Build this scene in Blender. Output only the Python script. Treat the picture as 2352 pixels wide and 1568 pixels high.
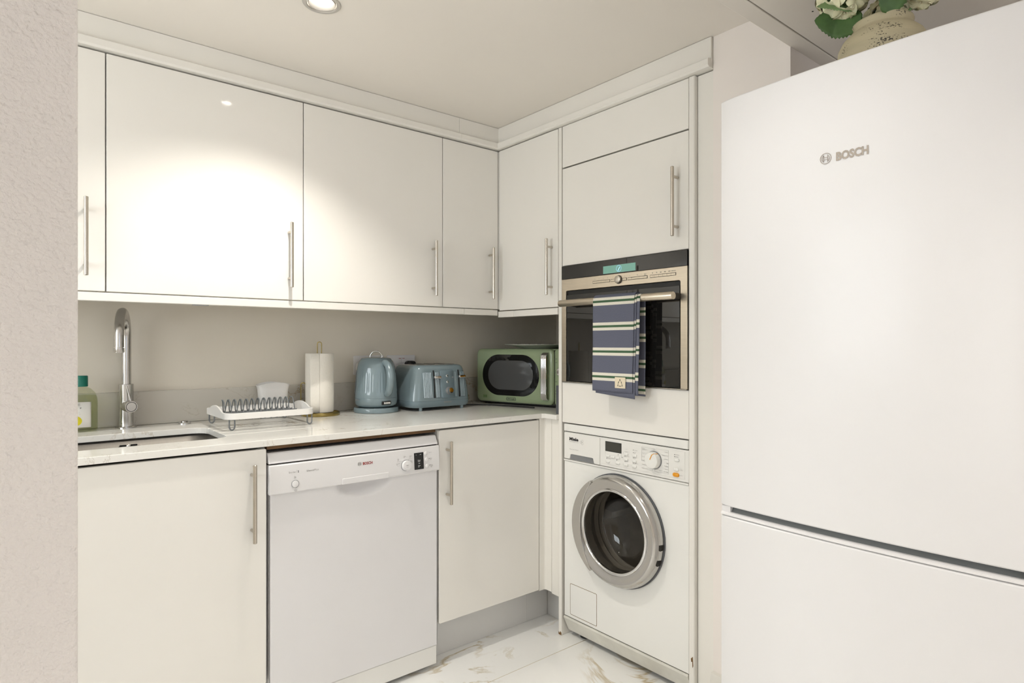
import bpy, bmesh, math, random
from mathutils import Vector, Matrix
random.seed(7)
for o in list(bpy.data.objects):
    bpy.data.objects.remove(o)
sc = bpy.context.scene
COL = sc.collection
R = math.radians
PI = math.pi

# ------------------------------------------------------------------ camera, world, exposure
cam_d = bpy.data.cameras.new('camera')
cam_d.sensor_width = 36.0
cam_d.lens = 36.0 * 1419.0 / 2352.0
cam_d.shift_y = 6.0 / 2352.0
cam_d.clip_start = 0.02
cam = bpy.data.objects.new('camera', cam_d)
cam.location = (0, 0, 1.184)
cam.rotation_euler = (R(90), 0, R(-39.5))
COL.objects.link(cam)
sc.camera = cam
vs = sc.view_settings
vs.view_transform = 'Standard'
vs.look = 'None'
vs.gamma = 1.0
vs.use_curve_mapping = False
vs.exposure = 0.54
sc.cycles.max_bounces = 6
sc.cycles.diffuse_bounces = 4
sc.cycles.glossy_bounces = 4
sc.cycles.use_adaptive_sampling = True
sc.cycles.adaptive_threshold = 0.1
sc.cycles.transparent_max_bounces = 10
sc.cycles.use_light_tree = False
sc.cycles.caustics_reflective = False
sc.cycles.caustics_refractive = False
wd = bpy.data.worlds.new('world'); sc.world = wd
wd.use_nodes = True
bg = wd.node_tree.nodes.get('Background') or wd.node_tree.nodes.new('ShaderNodeBackground')
bg.inputs[0].default_value = (0.75, 0.85, 1.0, 1)
bg.inputs[1].default_value = 1.0
CEIL = 2.168
WARM = (1.0, 0.962, 0.895)

def window_light(name, loc, rot, sx, sy, power, col):
    l = bpy.data.lights.new(name, 'AREA'); l.shape = 'RECTANGLE'
    l.size = sx; l.size_y = sy; l.energy = power; l.color = col
    o = bpy.data.objects.new(name, l); o.location = loc; o.rotation_euler = rot
    COL.objects.link(o)
    return o
# daylight that enters by the two windows of the living room behind the camera
window_light('daylight_end_window', (-2.10, 0.40, 1.15), (0, R(-90), 0), 1.3, 0.36, 8, (1.0, 0.97, 0.95))
window_light('daylight_rear_window', (0.2, -1.86, 1.40), (R(90), 0, 0), 1.7, 1.2, 8.5, (1.0, 0.955, 0.92))

window_light('daylight_kitchen_window', (-1.45, 1.40, 1.49), (0, R(-90), 0), 1.0, 1.05, 17, (0.95, 0.98, 1.0))

# ------------------------------------------------------------------ materials
def nt(m):
    m.use_nodes = True
    return m.node_tree, m.node_tree.nodes, m.node_tree.links

def pset(p, **k):
    for a, v in k.items():
        a = a.replace('_', ' ')
        if a in p.inputs:
            p.inputs[a].default_value = v

def mat(name, col, rough=0.5, metal=0.0, var=0.03, vs=6.0, bump=0.0, bs=200.0, bd=0.001, stretch=(1, 1, 1),
        spec=0.5, coat=0.0, croug=0.05, emit=None, es=0.0, alpha=1.0, sss=0.0, trans=0.0, ior=1.45, rvar=0.0):
    m = bpy.data.materials.new(name)
    t, n, l = nt(m)
    p = n['Principled BSDF']
    pset(p, Base_Color=(*col, 1), Roughness=rough, Metallic=metal, Coat_Weight=coat, Coat_Roughness=croug,
         Specular_IOR_Level=spec, Transmission_Weight=trans, IOR=ior, Subsurface_Weight=sss)
    if emit:
        pset(p, Emission_Color=(*emit, 1), Emission_Strength=es)
        m.cycles.emission_sampling = 'NONE'
    tc = n.new('ShaderNodeTexCoord')
    mp = n.new('ShaderNodeMapping'); mp.inputs['Scale'].default_value = stretch
    l.new(tc.outputs['Object'], mp.inputs['Vector'])
    nz = n.new('ShaderNodeTexNoise'); nz.inputs['Scale'].default_value = vs; nz.inputs['Detail'].default_value = 3
    l.new(mp.outputs['Vector'], nz.inputs['Vector'])
    mr = n.new('ShaderNodeMapRange')
    mr.inputs['From Min'].default_value = 0.3; mr.inputs['From Max'].default_value = 0.7
    mr.inputs['To Min'].default_value = 1 - var; mr.inputs['To Max'].default_value = 1 + var
    l.new(nz.outputs['Fac'], mr.inputs['Value'])
    mx = n.new('ShaderNodeVectorMath'); mx.operation = 'SCALE'
    mx.inputs[0].default_value = col
    l.new(mr.outputs['Result'], mx.inputs['Scale'])
    l.new(mx.outputs['Vector'], p.inputs['Base Color'])
    if rvar:
        m2 = n.new('ShaderNodeMapRange')
        m2.inputs['To Min'].default_value = max(0, rough - rvar); m2.inputs['To Max'].default_value = rough + rvar
        l.new(nz.outputs['Fac'], m2.inputs['Value']); l.new(m2.outputs['Result'], p.inputs['Roughness'])
    if bump:
        n2 = n.new('ShaderNodeTexNoise'); n2.inputs['Scale'].default_value = bs; n2.inputs['Detail'].default_value = 2
        l.new(mp.outputs['Vector'], n2.inputs['Vector'])
        b = n.new('ShaderNodeBump'); b.inputs['Strength'].default_value = bump; b.inputs['Distance'].default_value = bd
        l.new(n2.outputs['Fac'], b.inputs['Height']); l.new(b.outputs['Normal'], p.inputs['Normal'])
    return m

def veined(name, base, vein, scale, width, rough, strength=0.8, mask=(0.5, 0.62), seed=0.0, vein2=None, cloud=0.04, coat=0.0):
    m = bpy.data.materials.new(name)
    t, n, l = nt(m)
    p = n['Principled BSDF']; pset(p, Roughness=rough, Coat_Weight=coat)
    geo = n.new('ShaderNodeNewGeometry')
    mp = n.new('ShaderNodeMapping'); mp.inputs['Location'].default_value = (seed, seed * 0.7, seed * 0.3)
    mp.inputs['Rotation'].default_value = (0.3, 0.2, 0.6)
    l.new(geo.outputs['Position'], mp.inputs['Vector'])
    def vein_fac(sc_, w, off):
        nz = n.new('ShaderNodeTexNoise'); nz.inputs['Scale'].default_value = sc_
        nz.inputs['Detail'].default_value = 7; nz.inputs['Roughness'].default_value = 0.6; nz.inputs['Distortion'].default_value = 0.7
        ad = n.new('ShaderNodeVectorMath'); ad.operation = 'ADD'; ad.inputs[1].default_value = (off, off * 2, off * 3)
        l.new(mp.outputs['Vector'], ad.inputs[0]); l.new(ad.outputs['Vector'], nz.inputs['Vector'])
        s = n.new('ShaderNodeMath'); s.operation = 'SUBTRACT'; s.inputs[1].default_value = 0.5; l.new(nz.outputs['Fac'], s.inputs[0])
        a = n.new('ShaderNodeMath'); a.operation = 'ABSOLUTE'; l.new(s.outputs[0], a.inputs[0])
        r = n.new('ShaderNodeMapRange'); r.inputs['From Min'].default_value = 0; r.inputs['From Max'].default_value = w
        r.inputs['To Min'].default_value = 1; r.inputs['To Max'].default_value = 0
        l.new(a.outputs[0], r.inputs['Value'])
        k = n.new('ShaderNodeTexNoise'); k.inputs['Scale'].default_value = sc_ * 0.9; k.inputs['Detail'].default_value = 2
        ad2 = n.new('ShaderNodeVectorMath'); ad2.operation = 'ADD'; ad2.inputs[1].default_value = (off + 9.3, 4.1, off + 1.7)
        l.new(mp.outputs['Vector'], ad2.inputs[0]); l.new(ad2.outputs['Vector'], k.inputs['Vector'])
        r2 = n.new('ShaderNodeMapRange'); r2.inputs['From Min'].default_value = mask[0]; r2.inputs['From Max'].default_value = mask[1]
        l.new(k.outputs['Fac'], r2.inputs['Value'])
        mu = n.new('ShaderNodeMath'); mu.operation = 'MULTIPLY'; l.new(r.outputs['Result'], mu.inputs[0]); l.new(r2.outputs['Result'], mu.inputs[1])
        mu2 = n.new('ShaderNodeMath'); mu2.operation = 'MULTIPLY'; mu2.inputs[1].default_value = strength; l.new(mu.outputs[0], mu2.inputs[0])
        return mu2.outputs[0]
    cl = n.new('ShaderNodeTexNoise'); cl.inputs['Scale'].default_value = scale * 0.8; l.new(mp.outputs['Vector'], cl.inputs['Vector'])
    mr = n.new('ShaderNodeMapRange'); mr.inputs['From Min'].default_value = 0.3; mr.inputs['From Max'].default_value = 0.7
    mr.inputs['To Min'].default_value = 1 - cloud; mr.inputs['To Max'].default_value = 1 + cloud
    l.new(cl.outputs['Fac'], mr.inputs['Value'])
    bc = n.new('ShaderNodeVectorMath'); bc.operation = 'SCALE'; bc.inputs[0].default_value = base; l.new(mr.outputs['Result'], bc.inputs['Scale'])
    mix = n.new('ShaderNodeMix'); mix.data_type = 'RGBA'
    l.new(vein_fac(scale, width, 0.0), mix.inputs['Factor']); l.new(bc.outputs['Vector'], mix.inputs['A'])
    mix.inputs['B'].default_value = (*vein, 1)
    mix2 = n.new('ShaderNodeMix'); mix2.data_type = 'RGBA'
    l.new(vein_fac(scale * 1.9, width * 0.8, 5.0), mix2.inputs['Factor']); l.new(mix.outputs['Result'], mix2.inputs['A'])
    mix2.inputs['B'].default_value = (*(vein2 or vein), 1)
    l.new(mix2.outputs['Result'], p.inputs['Base Color'])
    return m

CREAM = mat('cream_gloss_lacquer', (0.865, 0.836, 0.78), 0.07, var=0.008, vs=3, spec=0.42)
CREAM_SATIN = mat('cream_satin_foil', (0.855, 0.825, 0.765), 0.3, var=0.015, vs=4)
CARC = mat('white_melamine', (0.62, 0.60, 0.56), 0.5, var=0.01)
PLINTH = mat('grey_white_plinth_foil', (0.70, 0.69, 0.67), 0.3, var=0.02)
DWHITE = mat('white_enamel', (0.80, 0.785, 0.785), 0.3, var=0.008, coat=0.2)
DPLAST = mat('white_plastic', (0.82, 0.805, 0.80), 0.25, var=0.008)
FRIDGE = mat('white_lacquered_steel', (0.77, 0.76, 0.755), 0.42, var=0.006, vs=2, coat=0.22, croug=0.2)
WMWHITE = mat('warm_white_enamel', (0.865, 0.855, 0.815), 0.22, var=0.008, coat=0.3)
WMPANEL = mat('warm_white_control_plastic', (0.84, 0.825, 0.785), 0.35, var=0.012)
WMKICK = mat('scuffed_cream_kick_plate', (0.74, 0.72, 0.65), 0.35, var=0.10, vs=11)
STEEL = mat('brushed_steel', (0.60, 0.555, 0.49), 0.32, 1.0, var=0.05, vs=30, stretch=(1, 1, 30), rvar=0.05)
STEELV = mat('warm_brushed_steel', (0.66, 0.585, 0.475), 0.36, 1.0, var=0.05, vs=20, stretch=(1, 1, 25), rvar=0.05)
NICKEL = mat('brushed_nickel', (0.60, 0.55, 0.48), 0.26, 1.0, var=0.03, vs=40)
CHROME = mat('chrome', (0.76, 0.76, 0.76), 0.06, 1.0, var=0.01)
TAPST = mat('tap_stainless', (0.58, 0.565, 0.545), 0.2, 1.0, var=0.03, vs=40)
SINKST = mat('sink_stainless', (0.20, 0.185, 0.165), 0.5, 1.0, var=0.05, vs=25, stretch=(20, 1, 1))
SILVER = mat('silver_ring_lacquer', (0.55, 0.535, 0.51), 0.14, 0.85, var=0.01)
BRASS = mat('antique_brass', (0.34, 0.26, 0.09), 0.3, 1.0, var=0.08, vs=60)
BLACKGL = mat('black_oven_glass', (0.012, 0.011, 0.01), 0.015, var=0.0, spec=0.75)
BLACK = mat('black_plastic', (0.015, 0.015, 0.015), 0.4, var=0.03)
DARK = mat('dark_gap', (0.02, 0.018, 0.014), 0.8, var=0.02)
DGREY = mat('dark_grey_plastic', (0.10, 0.105, 0.115), 0.35, var=0.02)
MGREY = mat('mid_grey_plastic', (0.22, 0.225, 0.23), 0.4, var=0.02)
WALLG = mat('greige_wall_paint', (0.79, 0.73, 0.625), 0.42, var=0.015, vs=3, bump=0.06, bs=120, bd=0.002)
PINK = mat('pale_wall_paint', (0.88, 0.82, 0.77), 0.55, var=0.015, vs=3, bump=0.05, bs=100, bd=0.002)
CEILM = mat('ceiling_paint', (0.86, 0.81, 0.74), 0.55, var=0.015, vs=2, bump=0.04, bs=60, bd=0.002)
BOXM = mat('grey_white_board_paint', (0.84, 0.79, 0.72), 0.5, var=0.02, vs=4, bump=0.05, bs=60, bd=0.002)
TEXW = mat('rough_rollered_wall_paint', (0.81, 0.765, 0.725), 0.6, var=0.02, vs=5, bump=0.9, bs=250, bd=0.0032)
TRIMW = mat('off_white_skirting_paint', (0.78, 0.75, 0.69), 0.35, var=0.02)
QUARTZ = veined('white_veined_quartz', (0.86, 0.84, 0.79), (0.36, 0.26, 0.13), 2.6, 0.008, 0.12, 0.75, (0.52, 0.62), 3.1, (0.55, 0.50, 0.42), 0.02)
UPST = veined('greige_veined_quartz', (0.60, 0.565, 0.50), (0.36, 0.25, 0.11), 3.4, 0.01, 0.15, 0.8, (0.50, 0.58), 1.2, (0.45, 0.40, 0.32), 0.03)
MARBLE = veined('gold_veined_marble_tile', (0.91, 0.90, 0.87), (0.46, 0.33, 0.12), 2.0, 0.022, 0.07, 0.75, (0.53, 0.66), 7.7, (0.52, 0.44, 0.28), 0.05)
GROUT = mat('gold_beige_grout', (0.50, 0.40, 0.22), 0.8, var=0.1, vs=30)
WOODD = mat('bare_brown_chipboard', (0.14, 0.075, 0.03), 0.7, var=0.5, vs=12, stretch=(0.6, 8, 4))
BLUE = mat('duck_egg_blue_enamel', (0.195, 0.255, 0.278), 0.16, var=0.01, coat=0.4)
BLUED = mat('duck_egg_blue_band', (0.172, 0.23, 0.258), 0.25, var=0.01)
GREEN = mat('sage_green_enamel', (0.30, 0.375, 0.225), 0.22, var=0.01, coat=0.3)
ORANGE = mat('orange_plastic', (0.85, 0.36, 0.02), 0.35, var=0.02)
PAPER = mat('embossed_paper', (0.84, 0.80, 0.72), 0.9, var=0.015, bump=0.5, bs=150, bd=0.002)
RACKW = mat('white_rack_plastic', (0.84, 0.82, 0.79), 0.3, var=0.01)
RACKG = mat('grey_coated_wire', (0.17, 0.18, 0.185), 0.4, var=0.04)
CUPM = mat('translucent_white_plastic', (0.82, 0.805, 0.78), 0.35, var=0.01)
CHINA = mat('white_china', (0.90, 0.885, 0.86), 0.15, var=0.01)
CAPG = mat('teal_green_cap', (0.0, 0.16, 0.11), 0.35, var=0.02)
LABELW = mat('white_paper_label', (0.75, 0.73, 0.68), 0.5, var=0.01)
YELLOW = mat('yellow_print', (0.62, 0.54, 0.01), 0.5, var=0.02)
REDP = mat('red_print', (0.32, 0.02, 0.015), 0.5, var=0.0)
GREYP = mat('grey_print', (0.25, 0.235, 0.215), 0.5, var=0.0)
LGREYP = mat('light_grey_print', (0.40, 0.385, 0.365), 0.5, var=0.0)
LOGOG = mat('bronze_grey_logo', (0.36, 0.31, 0.26), 0.35, 0.4, var=0.0)
BLACKP = mat('black_print', (0.02, 0.02, 0.02), 0.5, var=0.0)
WHITEP = mat('white_print', (0.8, 0.8, 0.78), 0.5, var=0.0)
BROWN = mat('chipped_board_core', (0.20, 0.11, 0.04), 0.8, var=0.3, vs=80)
CREAMLAB = mat('cream_cotton_label', (0.80, 0.70, 0.52), 0.8, var=0.02)
LEAF = mat('green_leaf', (0.075, 0.15, 0.045), 0.45, var=0.35, vs=18)
LEAFL = mat('pale_leaf_underside', (0.16, 0.25, 0.10), 0.5, var=0.15, vs=18)
PETAL = mat('cream_petal', (0.78, 0.74, 0.50), 0.6, var=0.08, vs=40, sss=0.1)
SCREEN = mat('lit_teal_screen', (0.07, 0.15, 0.12), 0.2, var=0.0, emit=(0.20, 0.42, 0.33), es=0.42)
SCREENB = mat('lit_blue_segments', (0.3, 0.5, 0.9), 0.4, var=0.0, emit=(0.35, 0.6, 1.0), es=1.6)
LCD = mat('grey_lcd', (0.055, 0.055, 0.045), 0.15, var=0.0)
LENS = mat('lit_lamp_lens', (1, 1, 1), 0.5, var=0.0, emit=(1.0, 0.93, 0.82), es=55)
STEELRIM = mat('satin_nickel_rim', (0.62, 0.60, 0.57), 0.3, 0.9, var=0.01)

def vase_mat():
    m = mat('weathered_stoneware', (0.46, 0.405, 0.27), 0.7, var=0.09, vs=9, stretch=(1, 1, 6), bump=0.25, bs=60, bd=0.002)
    t, n, l = nt(m); p = n['Principled BSDF']
    tc = n.new('ShaderNodeTexCoord')
    mp = n.new('ShaderNodeMapping'); mp.inputs['Scale'].default_value = (1, 1, 1.8); l.new(tc.outputs['Object'], mp.inputs['Vector'])
    nz = n.new('ShaderNodeTexNoise'); nz.inputs['Scale'].default_value = 230; nz.inputs['Detail'].default_value = 3; l.new(mp.outputs['Vector'], nz.inputs['Vector'])
    n2 = n.new('ShaderNodeTexNoise'); n2.inputs['Scale'].default_value = 22; l.new(mp.outputs['Vector'], n2.inputs['Vector'])
    ad = n.new('ShaderNodeMath'); ad.operation = 'MULTIPLY'; l.new(nz.outputs['Fac'], ad.inputs[0]); l.new(n2.outputs['Fac'], ad.inputs[1])
    r = n.new('ShaderNodeMapRange'); r.inputs['From Min'].default_value = 0.352; r.inputs['From Max'].default_value = 0.39; l.new(ad.outputs[0], r.inputs['Value'])
    mx = n.new('ShaderNodeMix'); mx.data_type = 'RGBA'; l.new(r.outputs['Result'], mx.inputs['Factor'])
    src = p.inputs['Base Color'].links[0].from_socket
    l.new(src, mx.inputs['A']); mx.inputs['B'].default_value = (0.05, 0.045, 0.035, 1)
    l.new(mx.outputs['Result'], p.inputs['Base Color'])
    return m
VASE = vase_mat()

def towel_mat():
    m = bpy.data.materials.new('striped_cotton'); t, n, l = nt(m); p = n['Principled BSDF']; pset(p, Roughness=0.9, Specular_IOR_Level=0.15)
    uv = n.new('ShaderNodeUVMap'); uv.uv_map = 'UVMap'
    se = n.new('ShaderNodeSeparateXYZ'); l.new(uv.outputs['UV'], se.inputs[0])
    mo = n.new('ShaderNodeMath'); mo.operation = 'MODULO'; mo.inputs[1].default_value = 0.0907; l.new(se.outputs['Y'], mo.inputs[0])
    dv = n.new('ShaderNodeMath'); dv.operation = 'DIVIDE'; dv.inputs[1].default_value = 0.0907; l.new(mo.outputs[0], dv.inputs[0])
    cr = n.new('ShaderNodeValToRGB'); cr.color_ramp.interpolation = 'CONSTANT'; l.new(dv.outputs[0], cr.inputs['Fac'])
    e = cr.color_ramp.elements
    B = (0.135, 0.143, 0.19, 1); W = (0.78, 0.74, 0.64, 1); G = (0.07, 0.135, 0.075, 1)
    e[0].position = 0; e[0].color = B; e[1].position = 0.34; e[1].color = W
    for pos, c in ((0.455, G), (0.545, W), (0.66, B)):
        x = e.new(pos); x.color = c
    nz = n.new('ShaderNodeTexNoise'); nz.inputs['Scale'].default_value = 900; nz.inputs['Detail'].default_value = 2
    mp = n.new('ShaderNodeMapping'); mp.inputs['Scale'].default_value = (1, 0.35, 1); l.new(uv.outputs['UV'], mp.inputs['Vector']); l.new(mp.outputs['Vector'], nz.inputs['Vector'])
    mr = n.new('ShaderNodeMapRange'); mr.inputs['To Min'].default_value = 0.62; mr.inputs['To Max'].default_value = 1.38; l.new(nz.outputs['Fac'], mr.inputs['Value'])
    mx = n.new('ShaderNodeMix'); mx.data_type = 'RGBA'; mx.blend_type = 'MULTIPLY'; mx.inputs['Factor'].default_value = 0.75
    l.new(cr.outputs['Color'], mx.inputs['A']); l.new(mr.outputs['Result'], mx.inputs['B'])
    l.new(mx.outputs['Result'], p.inputs['Base Color'])
    b = n.new('ShaderNodeBump'); b.inputs['Strength'].default_value = 0.2; b.inputs['Distance'].default_value = 0.0008
    l.new(nz.outputs['Fac'], b.inputs['Height']); l.new(b.outputs['Normal'], p.inputs['Normal'])
    return m
TOWEL = towel_mat()

def clear_glass(name, tint, gloss=0.12, rough=0.02):
    m = bpy.data.materials.new(name); t, n, l = nt(m)
    n.remove(n['Principled BSDF']); out = n['Material Output']
    tr = n.new('ShaderNodeBsdfTransparent'); tr.inputs[0].default_value = (*tint, 1)
    gl = n.new('ShaderNodeBsdfGlossy'); gl.inputs['Roughness'].default_value = rough
    fr = n.new('ShaderNodeLayerWeight'); fr.inputs['Blend'].default_value = 0.12
    pw = n.new('ShaderNodeMath'); pw.operation = 'POWER'; pw.inputs[1].default_value = 4
    nz = n.new('ShaderNodeTexNoise'); nz.inputs['Scale'].default_value = 4
    mr = n.new('ShaderNodeMapRange'); mr.inputs['To Min'].default_value = gloss * 0.8; mr.inputs['To Max'].default_value = gloss * 1.2
    l.new(nz.outputs['Fac'], mr.inputs['Value'])
    ad = n.new('ShaderNodeMath'); ad.operation = 'ADD'; ad.use_clamp = True; l.new(fr.outputs['Facing'], pw.inputs[0]); l.new(pw.outputs[0], ad.inputs[0]); l.new(mr.outputs['Result'], ad.inputs[1])
    mx = n.new('ShaderNodeMixShader'); l.new(ad.outputs[0], mx.inputs[0]); l.new(tr.outputs[0], mx.inputs[1]); l.new(gl.outputs[0], mx.inputs[2])
    l.new(mx.outputs[0], out.inputs['Surface'])
    return m
DOORGLASS = clear_glass('smoked_door_glass', (0.84, 0.81, 0.76), 0.05)
BOTTLE = clear_glass('clear_green_plastic', (0.88, 0.90, 0.82), 0.05, 0.05)
LIQUID = clear_glass('pale_green_liquid', (0.90, 0.91, 0.80), 0.0, 0.1)
PANE = clear_glass('window_glass', (0.97, 0.98, 0.98), 0.02)

def mesh_screen_mat():
    m = mat('perforated_microwave_screen', (0.045, 0.045, 0.048), 0.12, var=0.0, spec=0.8)
    t, n, l = nt(m); p = n['Principled BSDF']
    tc = n.new('ShaderNodeTexCoord'); vo = n.new('ShaderNodeTexVoronoi'); vo.inputs['Scale'].default_value = 330; vo.inputs['Randomness'].default_value = 0.0
    l.new(tc.outputs['Object'], vo.inputs['Vector'])
    r = n.new('ShaderNodeMapRange'); r.inputs['From Min'].default_value = 0.25; r.inputs['From Max'].default_value = 0.5
    r.inputs['To Min'].default_value = 0.20; r.inputs['To Max'].default_value = 0.085; l.new(vo.outputs['Distance'], r.inputs['Value'])
    cb = n.new('ShaderNodeCombineXYZ'); [l.new(r.outputs['Result'], cb.inputs[i]) for i in range(3)]
    l.new(cb.outputs[0], p.inputs['Base Color'])
    return m
MESHS = mesh_screen_mat()

# ------------------------------------------------------------------ mesh helpers
def S(Y):   # face that looks towards -Y: (u, v, w) -> (u, Y - w, v)
    return Matrix(((1, 0, 0, 0), (0, 0, -1, Y), (0, 1, 0, 0), (0, 0, 0, 1)))
def W(X):   # face that looks towards -X: u = -Y, v = Z, w out of the face
    return Matrix(((0, 0, -1, X), (-1, 0, 0, 0), (0, 1, 0, 0), (0, 0, 0, 1)))
def T(x, y, z, rz=0.0):
    return Matrix.Translation((x, y, z)) @ Matrix.Rotation(rz, 4, 'Z')

class MB:
    def __init__(s, m=None):
        s.bm = bmesh.new(); s.m = m or Matrix.Identity(4); s.uv = None
    def v(s, a, b, c):
        return s.bm.verts.new(s.m @ Vector((a, b, c)))
    def f(s, vs_):
        try:
            return s.bm.faces.new(vs_)
        except ValueError:
            return None
    def box(s, a0, a1, b0, b1, c0, c1):
        q = [s.v(a, b, c) for a in (a0, a1) for b in (b0, b1) for c in (c0, c1)]
        for i in ((0, 1, 3, 2), (4, 6, 7, 5), (0, 4, 5, 1), (2, 3, 7, 6), (0, 2, 6, 4), (1, 5, 7, 3)):
            s.f([q[k] for k in i])
        return s
    def loft(s, rings, cap=True, close=True):
        vr = [[s.v(*p) for p in r] for r in rings]
        n = len(vr[0])
        for a, b in zip(vr, vr[1:]):
            for i in range(n if close else n - 1):
                s.f([a[i], a[(i + 1) % n], b[(i + 1) % n], b[i]])
        if cap:
            s.f(list(reversed(vr[0]))); s.f(vr[-1])
        return s
    def prism(s, pts, w0, w1, ch=0.0):
        r = [[(u, v, w0) for u, v in pts]]
        if ch:
            cu = sum(p[0] for p in pts) / len(pts); cv = sum(p[1] for p in pts) / len(pts)
            hu = max(abs(p[0] - cu) for p in pts); hv = max(abs(p[1] - cv) for p in pts)
            r.append([(u, v, w1 - ch) for u, v in pts])
            r.append([(cu + (u - cu) * (1 - ch / hu), cv + (v - cv) * (1 - ch / hv), w1) for u, v in pts])
        else:
            r.append([(u, v, w1) for u, v in pts])
        return s.loft(r)
    def lathe(s, prof, cu=0.0, cv=0.0, seg=32, sx=1.0, sy=1.0, a0=0.0):
        prev = None
        for r, w in prof:
            if r < 1e-6:
                ring = [s.v(cu, cv, w)]
            else:
                ring = [s.v(cu + sx * r * math.cos(a0 + 2 * PI * i / seg), cv + sy * r * math.sin(a0 + 2 * PI * i / seg), w) for i in range(seg)]
            if prev:
                for i in range(seg):
                    j = (i + 1) % seg
                    if len(prev) == 1 and len(ring) > 1: s.f([prev[0], ring[i], ring[j]])
                    elif len(ring) == 1 and len(prev) > 1: s.f([prev[i], prev[j], ring[0]])
                    elif len(ring) > 1: s.f([prev[i], prev[j], ring[j], ring[i]])
            prev = ring
        return s
    def disc(s, cu, cv, r, w0, w1, seg=24, ch=0.0):
        ch = min(ch, r * 0.4)
        pr = [(0, w0), (r, w0), (r, w1 - ch)] + ([(r - ch * 0.4, w1 - ch * 0.35), (r - ch, w1)] if ch else [(r, w1)]) + [(0, w1)]
        return s.lathe([p for i, p in enumerate(pr) if i == 0 or p != pr[i - 1]], cu, cv, seg)
    def tube(s, pts, r, seg=10, closed=False, cap=True):
        P = [Vector(p) for p in pts]; n = len(P)
        rr = r if isinstance(r, (list, tuple)) else [r] * n
        tg = []
        for i in range(n):
            a = P[(i - 1) % n] if (closed or i > 0) else P[i]
            b = P[(i + 1) % n] if (closed or i < n - 1) else P[i]
            tg.append((b - a).normalized())
        nrm = tg[0].orthogonal().normalized()
        rings = []
        for i in range(n):
            nrm = (nrm - tg[i] * nrm.dot(tg[i]))
            if nrm.length < 1e-6: nrm = tg[i].orthogonal()
            nrm.normalize(); bi = tg[i].cross(nrm)
            rings.append([tuple(P[i] + (nrm * math.cos(2 * PI * k / seg) + bi * math.sin(2 * PI * k / seg)) * rr[i]) for k in range(seg)])
        if closed:
            rings.append(rings[0])
            return s.loft(rings, cap=False)
        return s.loft(rings, cap)
    def grid(s, fn, nu, nv, uvs=None):
        V = [[s.v(*fn(i / nu, j / nv)) for j in range(nv + 1)] for i in range(nu + 1)]
        if uvs and s.uv is None:
            s.uv = s.bm.loops.layers.uv.new('UVMap')
        for i in range(nu):
            for j in range(nv):
                fc = s.f([V[i][j], V[i + 1][j], V[i + 1][j + 1], V[i][j + 1]])
                if uvs and fc:
                    for lp, (a, b) in zip(fc.loops, ((i, j), (i + 1, j), (i + 1, j + 1), (i, j + 1))):
                        lp[s.uv].uv = uvs(a / nu, b / nv)
        return s
    def holes(s, outer, hs, w0, w1):
        loops = []
        for pts in [outer] + hs:
            loops.append([(s.v(u, v, w0), s.v(u, v, w1)) for u, v in pts])
        for k in (0, 1):
            ed = []
            for lp in loops:
                for i in range(len(lp)):
                    a, b = lp[i][k], lp[(i + 1) % len(lp)][k]
                    ed.append(s.bm.edges.get((a, b)) or s.bm.edges.new((a, b)))
            bmesh.ops.triangle_fill(s.bm, use_beauty=True, use_dissolve=False, edges=ed)
        for lp in loops:
            for i in range(len(lp)):
                a, b = lp[i], lp[(i + 1) % len(lp)]
                s.f([a[0], b[0], b[1], a[1]])
        return s

def rrect(u0, u1, v0, v1, r, n=6):
    out = []
    for cu, cv, a in ((u1 - r, v0 + r, -90), (u1 - r, v1 - r, 0), (u0 + r, v1 - r, 90), (u0 + r, v0 + r, 180)):
        for i in range(n + 1):
            t = R(a + 90 * i / n); out.append((cu + r * math.cos(t), cv + r * math.sin(t)))
    return out
def circ(cu, cv, r, n=32, a0=0.0):
    return [(cu + r * math.cos(a0 + 2 * PI * i / n), cv + r * math.sin(a0 + 2 * PI * i / n)) for i in range(n)]

ROOTM = {}
STUFF = {'print_line', 'printed_marks', 'flutes', 'indicator', 'clock_segments', 'serif', 'pin_hole', 'wire_base', 'base_spokes', 'rim_marks', 'flower_mark', 'printed_emblem', 'emblem', 'rating_sticker'}
def root_matrix(o):
    while o.parent: o = o.parent
    return ROOTM.get(o.name, Matrix.Identity(4))
def thing(name, label, cat, loc=(0, 0, 0), rz=0.0, group=None):
    o = bpy.data.objects.new(name, None); COL.objects.link(o)
    o.empty_display_size = 0.05
    o.location = loc; o.rotation_euler = (0, 0, rz)
    ROOTM[o.name] = T(*loc, rz)
    o['label'] = label; o['category'] = cat
    if group: o['group'] = group
    return o
def finish(me, smooth):
    if smooth:
        for p in me.polygons: p.use_smooth = True
        me.set_sharp_from_angle(angle=R(smooth))
def obj(name, mb, m, parent=None, smooth=0, bevel=0.0, bseg=2, label=None, solid=0.0, norm=True):
    if norm: bmesh.ops.recalc_face_normals(mb.bm, faces=mb.bm.faces)
    if parent: bmesh.ops.transform(mb.bm, matrix=root_matrix(parent).inverted(), verts=mb.bm.verts)
    me = bpy.data.meshes.new(name); mb.bm.to_mesh(me); mb.bm.free()
    me.materials.append(m)
    finish(me, smooth or (30 if bevel else 0))
    o = bpy.data.objects.new(name, me); COL.objects.link(o); o.parent = parent
    if solid:
        md = o.modifiers.new('thickness', 'SOLIDIFY'); md.thickness = solid; md.offset = 0
    if bevel:
        md = o.modifiers.new('bevel', 'BEVEL'); md.width = bevel; md.segments = bseg; md.limit_method = 'ANGLE'; md.angle_limit = R(40)
    if label: o['label'] = label
    if name in STUFF: o['kind'] = 'stuff'
    return o
def struct(o, label=None, cat=None):
    o['kind'] = 'structure'
    if label: o['label'] = label
    if cat: o['category'] = cat
    return o
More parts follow.
